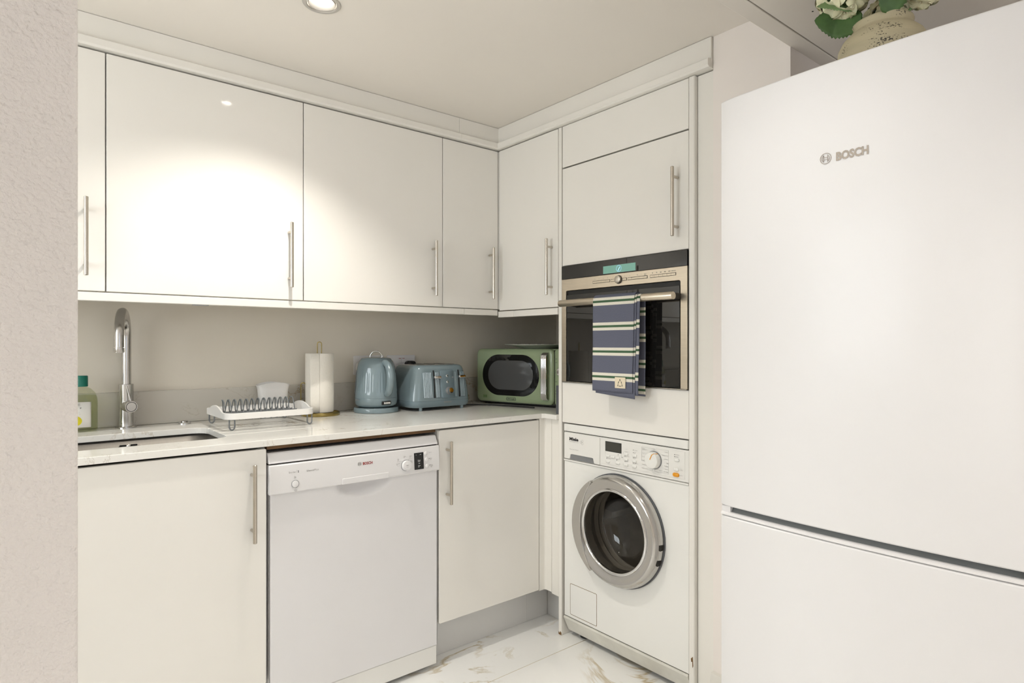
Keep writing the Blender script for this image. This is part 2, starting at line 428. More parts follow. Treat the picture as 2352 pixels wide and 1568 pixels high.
def tag(o, label, cat, group=None):
    o['label'] = label; o['category'] = cat
    if group: o['group'] = group
    return o
def text(name, s, fr, u, v, h, m, parent, align='LEFT', width=None, bold=0.0, w=0.0006, th=0.0003, space=1.0):
    c = bpy.data.curves.new('tmp', 'FONT'); c.body = s; c.size = 1.0; c.align_x = 'LEFT'; c.offset = bold
    c.space_character = space; c.resolution_u = 3; c.space_line = 0.9
    t = bpy.data.objects.new('tmp', c); COL.objects.link(t)
    bpy.context.view_layer.update()
    me = bpy.data.meshes.new_from_object(t)
    bpy.data.objects.remove(t); bpy.data.curves.remove(c)
    xs = [p.co.x for p in me.vertices] or [0, 1]
    x0, x1 = min(xs), max(xs)
    k = h / 0.73
    kx = width / (x1 - x0) if width else k
    off = {'LEFT': 0, 'CENTER': -(x1 - x0) * kx / 2, 'RIGHT': -(x1 - x0) * kx}[align]
    M = fr @ Matrix.Translation((u + off - x0 * kx, v, w)) @ Matrix.Diagonal((kx, k, 1, 1))
    me.transform(root_matrix(parent).inverted() @ M)
    me.name = name; me.materials.append(m)
    o = bpy.data.objects.new(name, me); COL.objects.link(o); o.parent = parent
    return o
def arcpts(c, r, a0, a1, n, plane='xz'):
    out = []
    for i in range(n + 1):
        a = a0 + (a1 - a0) * i / n
        x, z = r * math.cos(a), r * math.sin(a)
        out.append((c[0] + x, c[1], c[2] + z) if plane == 'xz' else (c[0], c[1] + x, c[2] + z) if plane == 'yz' else (c[0] + x, c[1] + z, c[2]))
    return out

# ------------------------------------------------------------------ room shell
WY = 2.566      # sink wall
WX = 2.444      # wall behind the oven tower
def sbox(name, m, *b, bevel=0.0, label=None):
    return struct(obj(name, MB().box(*b), m, bevel=bevel), label)
sbox('wall_back', WALLG, -1.42, WX + 0.1, WY, WY + 0.1, -0.02, CEIL + 0.02)
sbox('wall_right', WALLG, WX, WX + 0.1, 0.90, WY, -0.02, CEIL + 0.02)
sbox('wall_stub', PINK, 1.757, WX, 0.866, 1.1175, 0, CEIL + 0.01)
sbox('wall_niche', PINK, 2.10, 2.2, -0.6, 0.866, 0, CEIL)
sbox('wall_niche_side', PINK, 1.76, 2.2, -0.7, -0.6, 0, CEIL)
sbox('wall_partition', TEXW, -2.72, 0.0478, 0.617, 0.74, 0, CEIL + 0.01, bevel=0.004)
sbox('wall_living_side', PINK, 1.76, 1.86, -1.8, -0.7, 0, CEIL)
# walls with windows behind the camera
def window_wall(name, m, fr, u0, u1, o0, o1, s0, s1):
    b = MB(fr).holes([(u0, 0), (u1, 0), (u1, CEIL + 0.01), (u0, CEIL + 0.01)], [[(o0, s0), (o0, s1), (o1, s1), (o1, s0)]], 0, -0.12)
    return struct(obj(name, b, m))
FR_END = Matrix(((0, 0, 1, -2.0), (1, 0, 0, 0), (0, 1, 0, 0), (0, 0, 0, 1)))
FR_REAR = Matrix(((-1, 0, 0, 0), (0, 0, 1, -1.8), (0, 1, 0, 0), (0, 0, 0, 1)))
FR_KIT = Matrix(((0, 0, 1, -1.30), (1, 0, 0, 0), (0, 1, 0, 0), (0, 0, 0, 1)))
window_wall('wall_kitchen_end', WALLG, FR_KIT, 0.74, WY, 0.86, 1.95, 0.98, 2.0)
window_wall('wall_end', PINK, FR_END, -1.92, 0.617, 0.20, 0.60, 0.45, 1.85)
window_wall('wall_rear', PINK, FR_REAR, -1.86, 2.72, -1.05, 0.65, 0.80, 2.0)
def window(n, fr, u0, u1, v0, v1):
    e = bpy.data.objects.new('window_%d' % n, None); COL.objects.link(e); e['kind'] = 'structure'; ROOTM[e.name] = Matrix.Identity(4)
    b = MB(fr).holes([(u0, v0), (u1, v0), (u1, v1), (u0, v1)], [[(u0 + .05, v0 + .05), (u0 + .05, v1 - .05), (u1 - .05, v1 - .05), (u1 - .05, v0 + .05)]], -0.03, -0.09)
    obj('window_frame', b, TRIMW, e)
    obj('mullion', MB(fr).box((u0 + u1) / 2 - .02, (u0 + u1) / 2 + .02, v0 + .05, v1 - .05, -0.08, -0.04), TRIMW, e)
    obj('pane', MB(fr).box(u0 + .05, u1 - .05, v0 + .05, v1 - .05, -0.064, -0.06), PANE, e)
window(1, FR_END, 0.20, 0.60, 0.45, 1.85)
window(2, FR_REAR, -1.05, 0.65, 0.80, 2.0)
window(3, FR_KIT, 0.86, 1.95, 0.98, 2.0)
# ceiling with real holes for the recessed lamps
LAMPS = [(0.712, 1.728), (0.77, 0.655), (0.77, -0.42), (-0.95, -0.30), (-0.95, -1.2), (0.77, -1.3), (-0.25, 1.73)]  # last one is an unseen lamp added over the sink to lift the ambient light
b = MB(Matrix.Translation((0, 0, CEIL)))
b.holes([(-2.75, -1.92), (WX + 0.1, -1.92), (WX + 0.1, WY + 0.1), (-2.75, WY + 0.1)], [circ(x, y, 0.043, 28) for x, y in LAMPS], 0, 0.1)
struct(obj('ceiling', b, CEILM))
# boxed-in boarding over the fridge
cb = bpy.data.objects.new('ceiling_boxing', None); COL.objects.link(cb); cb['kind'] = 'structure'; ROOTM[cb.name] = Matrix.Identity(4)
obj('board', MB().box(1.15, 2.10, -0.60, 0.818, 2.046, CEIL), BOXM, cb, bevel=0.0015)
obj('edge_board', MB().box(1.15, 2.10, 0.8205, 0.868, 2.044, CEIL), BOXM, cb, bevel=0.0015)
for x, y in ((1.62, 0.74), (1.30, 0.755)):
    obj('screw', MB(Matrix.Translation((0, 0, 2.046))).disc(x, y, 0.0022, -0.0006, 0.001, 10), DARK, cb)
# floor tiles
fl = bpy.data.objects.new('floor', None); COL.objects.link(fl); fl['kind'] = 'structure'; ROOTM[fl.name] = Matrix.Identity(4)
obj('grout_bed', MB().box(-2.75, WX + 0.1, -1.92, WY + 0.1, -0.04, -0.0012), GROUT, fl)
xs = [-2.75, -1.65, -0.45, 0.75, 1.95, WX + 0.1]
ys = [-1.92, -1.278, -0.678, -0.078, 0.522, 1.122, 1.722, 2.322, WY + 0.1]
tm = {}
for i in range(len(xs) - 1):
    for j in range(len(ys) - 1):
        g = 0.0012
        w_, d_ = round(xs[i + 1] - xs[i], 4), round(ys[j + 1] - ys[j], 4)
        if (w_, d_) not in tm:
            t_ = MB().box(0, w_ - 2 * g, 0, d_ - 2 * g, -0.012, 0)
            o = obj('tile', t_, MARBLE, fl, bevel=0.0008, bseg=1); tm[(w_, d_)] = o
        else:
            o = tm[(w_, d_)].copy(); COL.objects.link(o)
        o.location = (xs[i] + g, ys[j] + g, 0)
# skirting on the stub wall
b = MB().loft([[(1.757, y, 0), (1.739, y, 0), (1.739, y, 0.115), (1.745, y, 0.135), (1.757, y, 0.138)] for y in (0.875, 1.1175)])
struct(obj('baseboard_right', b, TRIMW, smooth=20))

# ------------------------------------------------------------------ recessed ceiling lamps
def downlight(i, x, y, energy, label):
    t = thing('ceiling_downlight', label, 'ceiling light', (x, y, CEIL), 0, 'recessed ceiling lamps')
    m = T(x, y, CEIL)
    obj('trim_ring', MB(m).lathe([(0.043, 0.03), (0.0415, -0.001), (0.044, -0.0035), (0.052, -0.003), (0.0545, 0.0), (0.043, 0.0)], seg=40), STEELRIM, t, smooth=40)
    obj('inner_cup', MB(m).lathe([(0.040, 0.002), (0.0385, -0.0015), (0.036, 0.0), (0.026, 0.022), (0.040, 0.024)], seg=36), STEELRIM, t, smooth=40)
    obj('lens', MB(m).lathe([(0.0, 0.012), (0.02, 0.013), (0.027, 0.017), (0.027, 0.024), (0, 0.024)], seg=28), LENS, t, smooth=60)
    l = bpy.data.lights.new('downlight_beam', 'SPOT'); l.energy = energy; l.color = WARM
    l.spot_size = R(118); l.spot_blend = 0.7; l.shadow_soft_size = 0.016
    o = bpy.data.objects.new('downlight_beam', l); COL.objects.link(o); o.parent = t; o.location = (0, 0, -0.012)
    o.rotation_euler = Vector((-AIM[i][0], -AIM[i][1], 1)).to_track_quat('Z', 'Y').to_euler()
    return t
EN = [26, 6, 15, 12, 12, 12, 2]
AIM = [(-0.10, 0.03), (0.0, 0.0)] + [(0, 0)] * 5
LB = ['lit recessed downlight in the ceiling above the dishwasher', 'recessed downlight in the ceiling in front of the fridge',
      'recessed downlight in the ceiling just behind the camera', 'recessed downlight nearest the end window', 'recessed downlight in the far rear corner of the living room',
      'recessed downlight near the rear window', 'added downlight above the sink for ambient light, unseen behind the rough wall']
for i, (x, y) in enumerate(LAMPS):
    downlight(i, x, y, EN[i], LB[i])

# ------------------------------------------------------------------ bar handle
def bar_handle(parent, fr, u, v0, v1, off=0.032, r=0.006):
    b = MB(fr)
    ring = lambda v, k: [(u + r * k * math.cos(a), v, off + r * k * math.sin(a)) for a in [2 * PI * i / 16 for i in range(16)]]
    b.loft([ring(v0, .7), ring(v0 + .0015, 1), ring(v1 - .0015, 1), ring(v1, .7)])
    for v in (v0 + 0.0335, v1 - 0.0335):
        rr = lambda w: [(u + .0048 * math.cos(a), v + .0048 * math.sin(a), w) for a in [2 * PI * i / 12 for i in range(12)]]
        b.loft([rr(-0.0005), rr(off - r * .6)])
    return obj('handle', b, NICKEL, parent, smooth=40, label='brushed nickel bar handle')

# ------------------------------------------------------------------ wall cabinets
UF = 2.22; UZ0, UZ1 = 1.343, 2.0623
def wall_cabinet(x0, x1, label, hu=None):
    t = thing('wall_cabinet', label, 'cabinet', ((x0 + x1) / 2, UF + 0.02, 1.318), 0, 'cream wall cabinets')
    obj('body', MB().box(x0 + .0005, x1 - .0005, UF + 0.0215, WY - 0.001, 1.345, 2.0665), CARC, t)
    d = obj('door', MB(S(UF)).prism(rrect(x0 + .0016, x1 - .0016, UZ0, UZ1, .002, 2), -0.019, 0), CREAM, t, bevel=0.0014)
    if hu is not None: bar_handle(d, S(UF), hu, 1.3855, 1.617)
    return t
wall_cabinet(-0.36, 0.2402, 'cream gloss wall cabinet half hidden behind the rough wall', 0.1885)
wall_cabinet(0.2402, 0.8454, 'wide cream wall cabinet lit by the downlight, second from left', 0.7925)
wall_cabinet(0.8454, 1.4476, 'wide cream wall cabinet above the kettle', 1.3965)
wall_cabinet(1.4476, 1.7485, 'narrow cream wall cabinet on the sink wall in the corner', 1.6975)
# the return cabinet beside the oven tower
t = thing('wall_cabinet', 'cream wall cabinet over the microwave, beside the oven tower', 'cabinet', (2.1, 2.0, 1.318), 0, 'cream wall cabinets')
obj('body', MB().box(1.7725, WX - .001, 1.829, UF + 0.02, 1.345, 2.0665), CARC, t)
d = obj('door', MB(W(1.75)).prism(rrect(-2.2135, -1.8285, 1.3365, UZ1 + .001, .002, 2), -0.019, 0), CREAM, t, bevel=0.0014)
bar_handle(d, W(1.75), -1.8627, 1.3855, 1.617)
obj('corner_post', MB().box(1.751, 1.771, 2.216, 2.238, UZ0, UZ1), CREAM_SATIN, t)
# cornice and pelmet
def trim(n, label):
    e = bpy.data.objects.new('trim_%d' % n, None); COL.objects.link(e); e['kind'] = 'structure'; e['label'] = label; ROOTM[e.name] = Matrix.Identity(4); return e
c = trim(1, 'cream cornice between wall cabinets and ceiling')
def cornice_profile(o):  # (distance out from the door plane, z)
    return [(-0.06, 2.0675), (o + 0.016, 2.0675), (o + 0.022, 2.073), (o + 0.022, 2.092), (o + 0.017, 2.0955), (o + 0.004, 2.0965), (o + 0.004, CEIL - 0.0015), (-0.06, CEIL - 0.0015)]
pr = cornice_profile(0)
for x0, x1 in ((-0.55, 1.53), (1.5312, None)):
    x1e = lambda o: (1.75 - o) if x1 is None else x1
    obj('cornice_length', MB().loft([[(x0, UF - o, z) for o, z in pr], [(x1e(o), UF - o, z) for o, z in pr]]), CREAM_SATIN, c, smooth=20)
obj('cornice_return', MB().loft([[(1.75 - o, UF - o, z) for o, z in pr], [(1.75 - o, 1.1185, z) for o, z in pr]]), CREAM_SATIN, c, smooth=20)
p = trim(2, 'cream pelmet strip under the wall cabinets')
for x0, x1 in ((-0.55, 1.5600), (1.5612, 1.7465)):
    obj('pelmet_strip', MB().box(x0, x1, UF + 0.001, UF + 0.02, 1.3135, 1.3395), CREAM_SATIN, p, bevel=0.002)
for y0, y1 in ((2.1083, 2.2205), (1.8285, 2.1071)):
    obj('pelmet_strip', MB().box(1.7475, 1.768, y0, y1, 1.3055, 1.3325), CREAM_SATIN, p, bevel=0.002)

obj('torn_edge', MB().prism([(.478, 2.2225), (.492, 2.2212), (.505, 2.2218), (.528, 2.2225), (.524, 2.236), (.484, 2.236)], 1.3112, 1.3134), MGREY, p)

# ------------------------------------------------------------------ base cabinets and worktop
BF = 1.915
def base_cabinet(x0, x1, label, hu, sink=False):
    t = thing('base_cabinet', label, 'cabinet', ((x0 + x1) / 2, 2.2, 0), 0, 'cream base cabinets')
    if sink:
        obj('side_panel', MB().box(x0, x0 + .018, BF + .021, 2.50, 0.15, 0.868), CARC, t); obj('side_panel', MB().box(x1 - .018, x1, BF + .021, 2.50, 0.15, 0.868), CARC, t)
        obj('bottom_panel', MB().box(x0 + .018, x1 - .018, BF + .021, 2.50, 0.15, 0.168), CARC, t)
    else:
        obj('body', MB().box(x0, x1, BF + .021, 2.50, 0.15, 0.868), CARC, t)
    d = obj('door', MB(S(BF)).prism(rrect(x0 + .001, x1 - .001, 0.159, 0.8675, .005, 3), -0.019, 0), CREAM, t, bevel=0.0014)
    bar_handle(d, S(BF), hu, 0.5965, 0.828)
    for x in (x0 + .06, x1 - .06):
        obj('foot', MB(T(x, 2.3, 0)).lathe([(0, 0), (.02, 0), (.02, .15), (0, .15)], seg=12), DGREY, t)
    obj('kick_board', MB().box(x0, x1, 1.995, 2.012, 0.0005, 0.149), PLINTH, t)
    return t
base_cabinet(-0.1835, 0.6165, 'cream gloss sink base cabinet left of the dishwasher', 0.5729, True)
base_cabinet(-0.549, -0.1855, 'cream gloss base cabinet left of the sink, behind the rough wall', -0.22)
base_cabinet(1.2325, 1.7255, 'cream gloss base cabinet between dishwasher and washing machine', 1.2656)
t = thing('corner_filler', 'cream corner filler strip between base cabinet and oven tower', 'cabinet filler', (1.76, 1.9, 0))
pts = [(1.7275, 1.9155), (1.7515, 1.9155)] + [(1.7515 + .008 * math.sin(a), 1.9155 - .008 * (1 - math.cos(a))) for a in (R(30), R(60), R(90))] + [(1.7595, 1.8765), (1.778, 1.8765), (1.778, 1.936), (1.7275, 1.936)]
obj('post', MB(Matrix.Identity(4)).prism(pts, 0.155, 0.8735), CREAM_SATIN, t, smooth=40)
obj('panel', MB().box(1.7605, 1.778, 1.8285, 1.876, 0.148, 0.8735), CREAM_SATIN, t, bevel=0.001)
obj('kick_board', MB().box(1.846, 1.862, 1.8285, 1.9945, 0.0005, 0.149), PLINTH, t)
obj('kick_board', MB().box(1.7262, 1.845, 1.995, 2.012, 0.0005, 0.149), PLINTH, t)

ZC = 0.895
wt = thing('worktop', 'white quartz worktop with fine brown veins and a sink cutout', 'worktop', (0.9, 2.2, 0.875))
outer = [(-0.549, 1.9055), (1.730, 1.9055), (1.741, 1.895), (1.741, 1.8285), (WX - .001, 1.8285), (WX - .001, WY - .001), (-0.549, WY - .001)]
sink_hole = rrect(-0.06, 0.545, 2.035, 2.345, 0.055, 8)
slab_mb = MB().holes(outer, [sink_hole], 0.8752, ZC)
slab = obj('slab', slab_mb, QUARTZ, wt)
md = slab.modifiers.new('bevel', 'BEVEL'); md.width = 0.0016; md.segments = 2; md.limit_method = 'ANGLE'; md.angle_limit = R(60)
cut = MB()
for y in (2.2975, 2.2329, 2.1646, 2.0916):
    a, c_ = Vector((0.50, y, ZC + 0.0015)), Vector((0.93, y, ZC + 0.0052))
    cut.tube([a, c_], 0.0048, 12)
bmesh.ops.recalc_face_normals(cut.bm, faces=cut.bm.faces)
cm = bpy.data.meshes.new('cutter'); cut.bm.to_mesh(cm); cut.bm.free(); cm.transform(root_matrix(wt).inverted())
co = bpy.data.objects.new('cutter', cm); COL.objects.link(co); co.parent = wt
md = slab.modifiers.new('grooves', 'BOOLEAN'); md.operation = 'DIFFERENCE'; md.object = co; md.solver = 'EXACT'
bpy.context.view_layer.update()
dg = bpy.context.evaluated_depsgraph_get()
nm = bpy.data.meshes.new_from_object(slab.evaluated_get(dg))
if len(nm.polygons) > 20:
    slab.modifiers.clear(); slab.data = nm; nm.name = 'slab'
else:
    slab.modifiers.clear()
bpy.data.objects.remove(co)
obj('support_batten', MB().box(0.622, 1.226, 1.93, 1.99, 0.862, 0.8745), WOODD, wt)
obj('support_batten', MB().box(0.622, 1.226, 2.46, 2.52, 0.855, 0.8745), WOODD, wt)
up = thing('upstand', 'greige veined quartz upstand along the wall behind the worktop', 'upstand', (0.9, 2.555, ZC))
obj('upstand_length', MB().box(-0.549, WX - .02, 2.548, WY - .0006, ZC + .0004, 1.0145), UPST, up, bevel=0.001)
obj('upstand_length', MB().box(WX - .019, WX - .0006, 1.83, 2.547, ZC + .0004, 1.0145), UPST, up, bevel=0.001)
b = MB().tube([(-0.548, 2.5450, ZC + .0027), (2.42, 2.5450, ZC + .0027)], 0.0023, 6)
obj('sealant_bead', b, UPST, up, smooth=60)

# ------------------------------------------------------------------ sink, waste knob, tap
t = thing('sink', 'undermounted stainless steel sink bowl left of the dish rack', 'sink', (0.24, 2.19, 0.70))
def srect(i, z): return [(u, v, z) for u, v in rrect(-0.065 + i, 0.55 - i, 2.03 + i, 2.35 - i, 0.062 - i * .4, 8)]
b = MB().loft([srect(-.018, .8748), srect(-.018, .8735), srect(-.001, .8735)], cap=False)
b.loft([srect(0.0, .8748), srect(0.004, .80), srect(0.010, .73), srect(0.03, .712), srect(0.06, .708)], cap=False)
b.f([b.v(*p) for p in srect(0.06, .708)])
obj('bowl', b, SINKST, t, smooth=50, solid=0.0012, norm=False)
for u0, u1, v0 in ((.2905, .3105, .853), (.2905, .3105, .8455), (.3215, .3415, .853), (.3215, .3415, .8455)):
    obj('overflow_slot', MB(S(2.3455)).prism(rrect(u0, u1, v0, v0 + .0042, .002, 3), -0.0015, 0.0012), BLACK, t)
obj('overflow_screw', MB(S(2.3455)).lathe([(.0055, -.0005), (.0055, .0015), (.003, .0035), (0, .004)], .3160, .8515, 14), CHROME, t, smooth=50)
obj('plughole', MB(T(.24, 2.19, .7088)).lathe([(.045, -.001), (.045, .002), (.03, .0025), (.028, -.0005), (0, -.0005)], seg=28), CHROME, t, smooth=40)
t = thing('waste_knob', 'round chrome pop-up waste knob on the worktop beside the tap', 'knob', (0.511, 2.497, ZC))
m = T(.511, 2.497, ZC)
obj('flange', MB(m).lathe([(0, .0002), (.0215, .0002), (.0215, .0025), (.017, .005), (0, .005)], seg=28), CHROME, t, smooth=40)
obj('button', MB(m).lathe([(.011, .0048), (.0125, .009), (.011, .0105), (0, .0108)], seg=24), TAPST, t, smooth=40)

tx, ty = 0.331, 2.508
t = thing('kitchen_tap', 'tall stainless steel kitchen tap with hooked spout behind the sink', 'tap', (tx, ty, ZC))
m = T(tx, ty, ZC)
obj('base_flange', MB(m).lathe([(0, .0002), (.0325, .0002), (.0325, .003), (.030, .0055), (0, .0055)], seg=32), TAPST, t, smooth=40)
obj('body', MB(m).lathe([(.0225, .005), (.0225, .1495), (.0215, .1505), (.0, .1505)], seg=32), TAPST, t, smooth=40)
dx, dy = -0.04, -0.15; dl = math.hypot(dx, dy); ux, uy = dx / dl, dy / dl; rad = dl / 2; zt = 1.307 - .0155 - ZC - rad
path = [(0, 0, .145), (0, 0, .25), (0, 0, zt - .01)]
for i in range(0, 13):
    a = PI - PI * i / 12
    k = rad + rad * math.cos(a); path.append((ux * k, uy * k, zt + rad * math.sin(a)))
path += [(ux * dl, uy * dl, zt - .04), (ux * dl, uy * dl, 1.1735 - ZC)]
obj('spout', MB(m).tube(path, .0148, 20), TAPST, t, smooth=50)
obj('aerator', MB(m @ T(ux * dl, uy * dl, 0)).lathe([(.0, 1.156 - ZC), (.0148, 1.156 - ZC), (.0154, 1.158 - ZC), (.0154, 1.172 - ZC), (.0, 1.1722 - ZC)], seg=24), TAPST, t, smooth=40)
# lever cartridge: a short cylinder that points to the room, a little to the right
hd = Vector((0.18, -0.98, 0)).normalized(); sd = Vector((0, 0, 1)).cross(hd) * -1
fr = Matrix(((sd.x, 0, hd.x, tx), (sd.y, 0, hd.y, ty), (0, 1, 0, ZC + .0745), (0, 0, 0, 1)))
if fr.determinant() < 0: fr = fr @ Matrix.Diagonal((-1, 1, 1, 1))
obj('cartridge', MB(fr).lathe([(.0205, .012), (.0205, .047), (.0195, .049), (.0, .049)], seg=32), TAPST, t, smooth=40)
obj('indicator_ring', MB(fr).lathe([(.0150, .0486), (.0166, .0492), (.0166, .0497), (.0150, .0497), (.0150, .0486)], seg=32), BLACKP, t)
obj('lever', MB(fr).tube([(0, .018, .044), (-.006, .045, .040), (-.011, .072, .036)], [.0036, .003, .0024], 10), TAPST, t, smooth=50)

# ------------------------------------------------------------------ washing-up liquid bottle
bx, by = 0.199, 2.487
t = thing('washing_up_bottle', 'clear green washing-up liquid bottle with teal cap behind the sink', 'bottle', (bx, by, ZC), R(-20))
m = T(bx, by, ZC, R(-20))
pb = [(.0, .0), (.044, .0), (.0485, .005), (.0485, .095), (.047, .112), (.041, .128), (.028, .142), (.0165, .148), (.0165, .152)]
obj('bottle_body', MB(m).lathe(pb, seg=40, sy=.62), BOTTLE, t, smooth=50)
obj('liquid', MB(m).lathe([(0, .004), (.043, .004), (.0465, .008), (.0465, .094), (.0452, .110), (.043, .119), (0, .119)], seg=40, sy=.6), LIQUID, t, smooth=50)
obj('cap', MB(m).lathe([(0, .148), (.0205, .1485), (.0205, .182), (.019, .1845), (0, .1845)], seg=32, sy=.8), CAPG, t, smooth=40)
def on_bottle(u, v): # wrap on the oval wall
    a = -PI / 2 + u / .042
    return (.0489 * math.cos(a), .0489 * .625 * math.sin(a), v)
obj('paper_label', MB(m).grid(lambda i, j: on_bottle(-.034 + .068 * i, .016 + .083 * j), 16, 2), LABELW, t, smooth=60, solid=.0003)
def sticker(i, j):
    q = .0165 * (.001 + i); a = 2 * PI * j
    p_ = on_bottle(-.006 + q * math.cos(a), .0375 + q * math.sin(a)); return (p_[0] * 1.008, p_[1] * 1.012, p_[2])
obj('round_sticker', MB(m).grid(sticker, 6, 32), YELLOW, t, solid=.0002)
LF = m @ Matrix(((1, 0, 0, 0), (0, 0, -1, -.0312), (0, 1, 0, 0), (0, 0, 0, 1)))
text('label_text', 'PLANT-BASED\nRENEWABLE\nINGREDIENTS', LF, -.012, .0925, .0023, GREYP, t, bold=.01, w=0)
text('label_text', 'WASHING UP\nLIQUID', LF, -.0265, .0775, .0044, BLACKP, t, bold=.02, w=-.0008)
text('label_text', 'biodegradable ingredients', LF, -.022, .0645, .002, GREYP, t, w=-.0006)
text('label_text', 'non-toxic scented with lime', LF, -.022, .0590, .002, GREYP, t, w=-.0006)
text('label_text', 'sugar\nsoap\n+\nwater', LF, -.012, .047, .0028, BLACKP, t, bold=.02, w=.0006)

# ------------------------------------------------------------------ dishwasher
DX0, DX1 = 0.6215, 1.2275
t = thing('dishwasher', 'white freestanding dishwasher with top control panel under the worktop', 'dishwasher', (.924, 2.2, 0))
F = S(BF)
obj('body', MB().box(DX0 + .004, DX1 - .004, BF + .0405, 2.50, 0.03, 0.8495), DWHITE, t)
obj('top_lid', MB().loft([[(x, BF + .018, .8195), (x, BF - .004, .8195), (x, BF - .003, .824), (x, BF + .010, .8485), (x, BF + .014, .8515), (x, BF + .04, .8517), (x, BF + .04, .8195)] for x in (DX0, DX1 - .003)]), DPLAST, t, smooth=25, bevel=.002)
obj('gap_seal', MB().box(DX0 + .003, DX1 - .004, BF + .006, BF + .03, .812, .8205), DARK, t)
pan = obj('control_panel', MB().loft([[(x, BF + .028, .7255), (x, BF - .008, .7255), (x, BF - .012, .7285), (x, BF - .0125, .760), (x, BF - .0085, .8135), (x, BF - .0055, .8155), (x, BF + .028, .8155)] for x in (DX0, DX1)]), DPLAST, t, smooth=25, bevel=.0022)
def dwdoor(a, c_):
    x = DX0 + .003 + (DX1 - DX0 - .006) * a; z = .0895 + (.7245 - .0895) * c_
    e = ((x - .9365) / .098); q = (z - .7245) / .040
    dep = .030 * max(0, 1 - e * e - q * q) ** .55 if e * e + q * q < 1 else 0
    return (x, BF + dep, z)
b = MB().grid(dwdoor, 60, 70)
obj('door', b, DWHITE, t, smooth=60, solid=0.0)
obj('door_core', MB().box(DX0 + .003, DX1 - .003, BF + .0320, BF + .040, .0895, .7245), DWHITE, t)
obj('door_edge', MB().box(DX0 + .003, DX0 + .0045, BF, BF + .018, .0895, .7245).box(DX1 - .0045, DX1 - .003, BF, BF + .018, .0895, .7245).box(DX0 + .003, DX1 - .003, BF, BF + .018, .0882, .0895), DWHITE, t)
obj('kick_plate', MB().box(DX0 + .003, DX1 - .004, BF + .003, BF + .028, .018, .0855), WMPANEL, t, bevel=.002)
for x in (DX0 + .05, DX1 - .05):
    obj('foot', MB(T(x, 1.99, 0)).lathe([(0, 0.0003), (.02, .0003), (.02, .012), (.008, .013), (.008, .03), (0, .03)], seg=14), BLACK, t)
P = S(BF - .0128)
PT = P @ Matrix.Rotation(R(-3.5), 4, 'X')     # panel leans back slightly towards its top
PT = Matrix.Translation((0, BF - .0123, .772)) @ Matrix.Rotation(R(-4.2), 4, 'X') @ Matrix.Translation((0, 0, -.772)) @ S(0)
obj('pull_plate', MB(S(BF - .0120)).prism([(.853, .7265), (1.0205, .7265), (1.0205, .7455), (.853, .7455)], -.004, .0022), DPLAST, pan, bevel=.001)
def bosch(parent, fr, cu, cv, r, u0, v0, h, width, mcirc, mtext, bold=.03):
    b = MB(fr)
    for ro, ri in ((r, r * .90), (r * .62, r * .53)):
        if ro == r:
            b.loft([[(cu + q * math.cos(a), cv + q * math.sin(a), w_) for a in [2 * PI * i / 40 for i in range(40)]] for q, w_ in ((ri, .0003), (ro, .0003), (ro, .0007), (ri, .0007), (ri, .0003))], cap=False)
    # armature: two arcs at the sides, upright bars and a cross bar
    for sgn in (-1, 1):
        aa = [R(-62 + 124 * i / 10) for i in range(11)]
        ro, ri = r * .70, r * .62
        for q0, q1 in zip(aa, aa[1:]):
            b.loft([[(cu + sgn * q * math.cos(a_), cv + q * math.sin(a_), w_) for q, a_ in ((ri, q0), (ro, q0), (ro, q1), (ri, q1))] for w_ in (.0003, .0007)])
        b.box(cu + sgn * r * .36 - r * .045, cu + sgn * r * .36 + r * .045, cv - r * .6, cv + r * .6, .0003, .0007)
    for vv in (-.2, .2):
        b.box(cu - r * .34, cu + r * .34, cv + vv * r - r * .045, cv + vv * r + r * .045, .0003, .0007)
    obj('emblem', b, mcirc, parent)
    text('lettering', 'BOSCH', fr, u0, v0, h, mtext, parent, width=width, bold=bold)
bosch(pan, PT, .9135, .7865, .0062, .9256, .7820, .0088, .0350, GREYP, REDP)
text('lettering', 'Serie', PT, .6792, .7860, .0056, GREYP, pan, width=.0205, space=1.2)
obj('print_line', MB(PT).box(.7033, .7037, .7845, .7935, .0003, .0007), LGREYP, pan)
text('lettering', '2', PT, .7068, .7860, .0058, BLACKP, pan, bold=.03)
text('lettering', 'Silence', PT, .7348, .7845, .0056, GREYP, pan, width=.0235)
text('lettering', 'Plus', PT, .7592, .7845, .0056, LGREYP, pan, width=.0150)
text('lettering', 'On\nOff', PT, .6984, .7725, .0032, GREYP, pan, align='CENTER')
obj('button_rim', MB(PT).lathe([(.0118, .0), (.0118, .0008), (.0108, .0008), (.0108, -.0004)], .6984, .7515, 30), MGREY, pan)
obj('power_button', MB(PT).disc(.6984, .7515, .0107, -.0005, .0018, 28, .001), DPLAST, pan, smooth=40)
obj('info_mark', MB(PT).lathe([(.0033, .0003), (.0039, .0003), (.0039, .0006), (.0033, .0006), (.0033, .0003)], .699, .7325, 20).box(.6986, .6994, .7308, .7342, .0003, .0006), GREYP, pan)
obj('dial_rim', MB(PT).lathe([(.0192, -.0005), (.0192, .0006), (.0180, .0006), (.0180, -.0005)], 1.0880, .7600, 36), MGREY, pan)
dl_ = obj('program_dial', MB(PT).lathe([(.0178, -.001), (.0178, .008), (.0168, .0105), (.0140, .011), (.0138, .0104), (.0132, .0104), (.0128, .0112), (0, .0113)], 1.0880, .7600, 40), DPLAST, pan, smooth=40)
text('lettering', 'Start', PT, 1.0880, .7595, .0038, GREYP, dl_, align='CENTER', w=.0116)
text('lettering', 'Reset 3sec', PT, 1.0880, .7535, .0016, GREYP, dl_, align='CENTER', w=.0116)
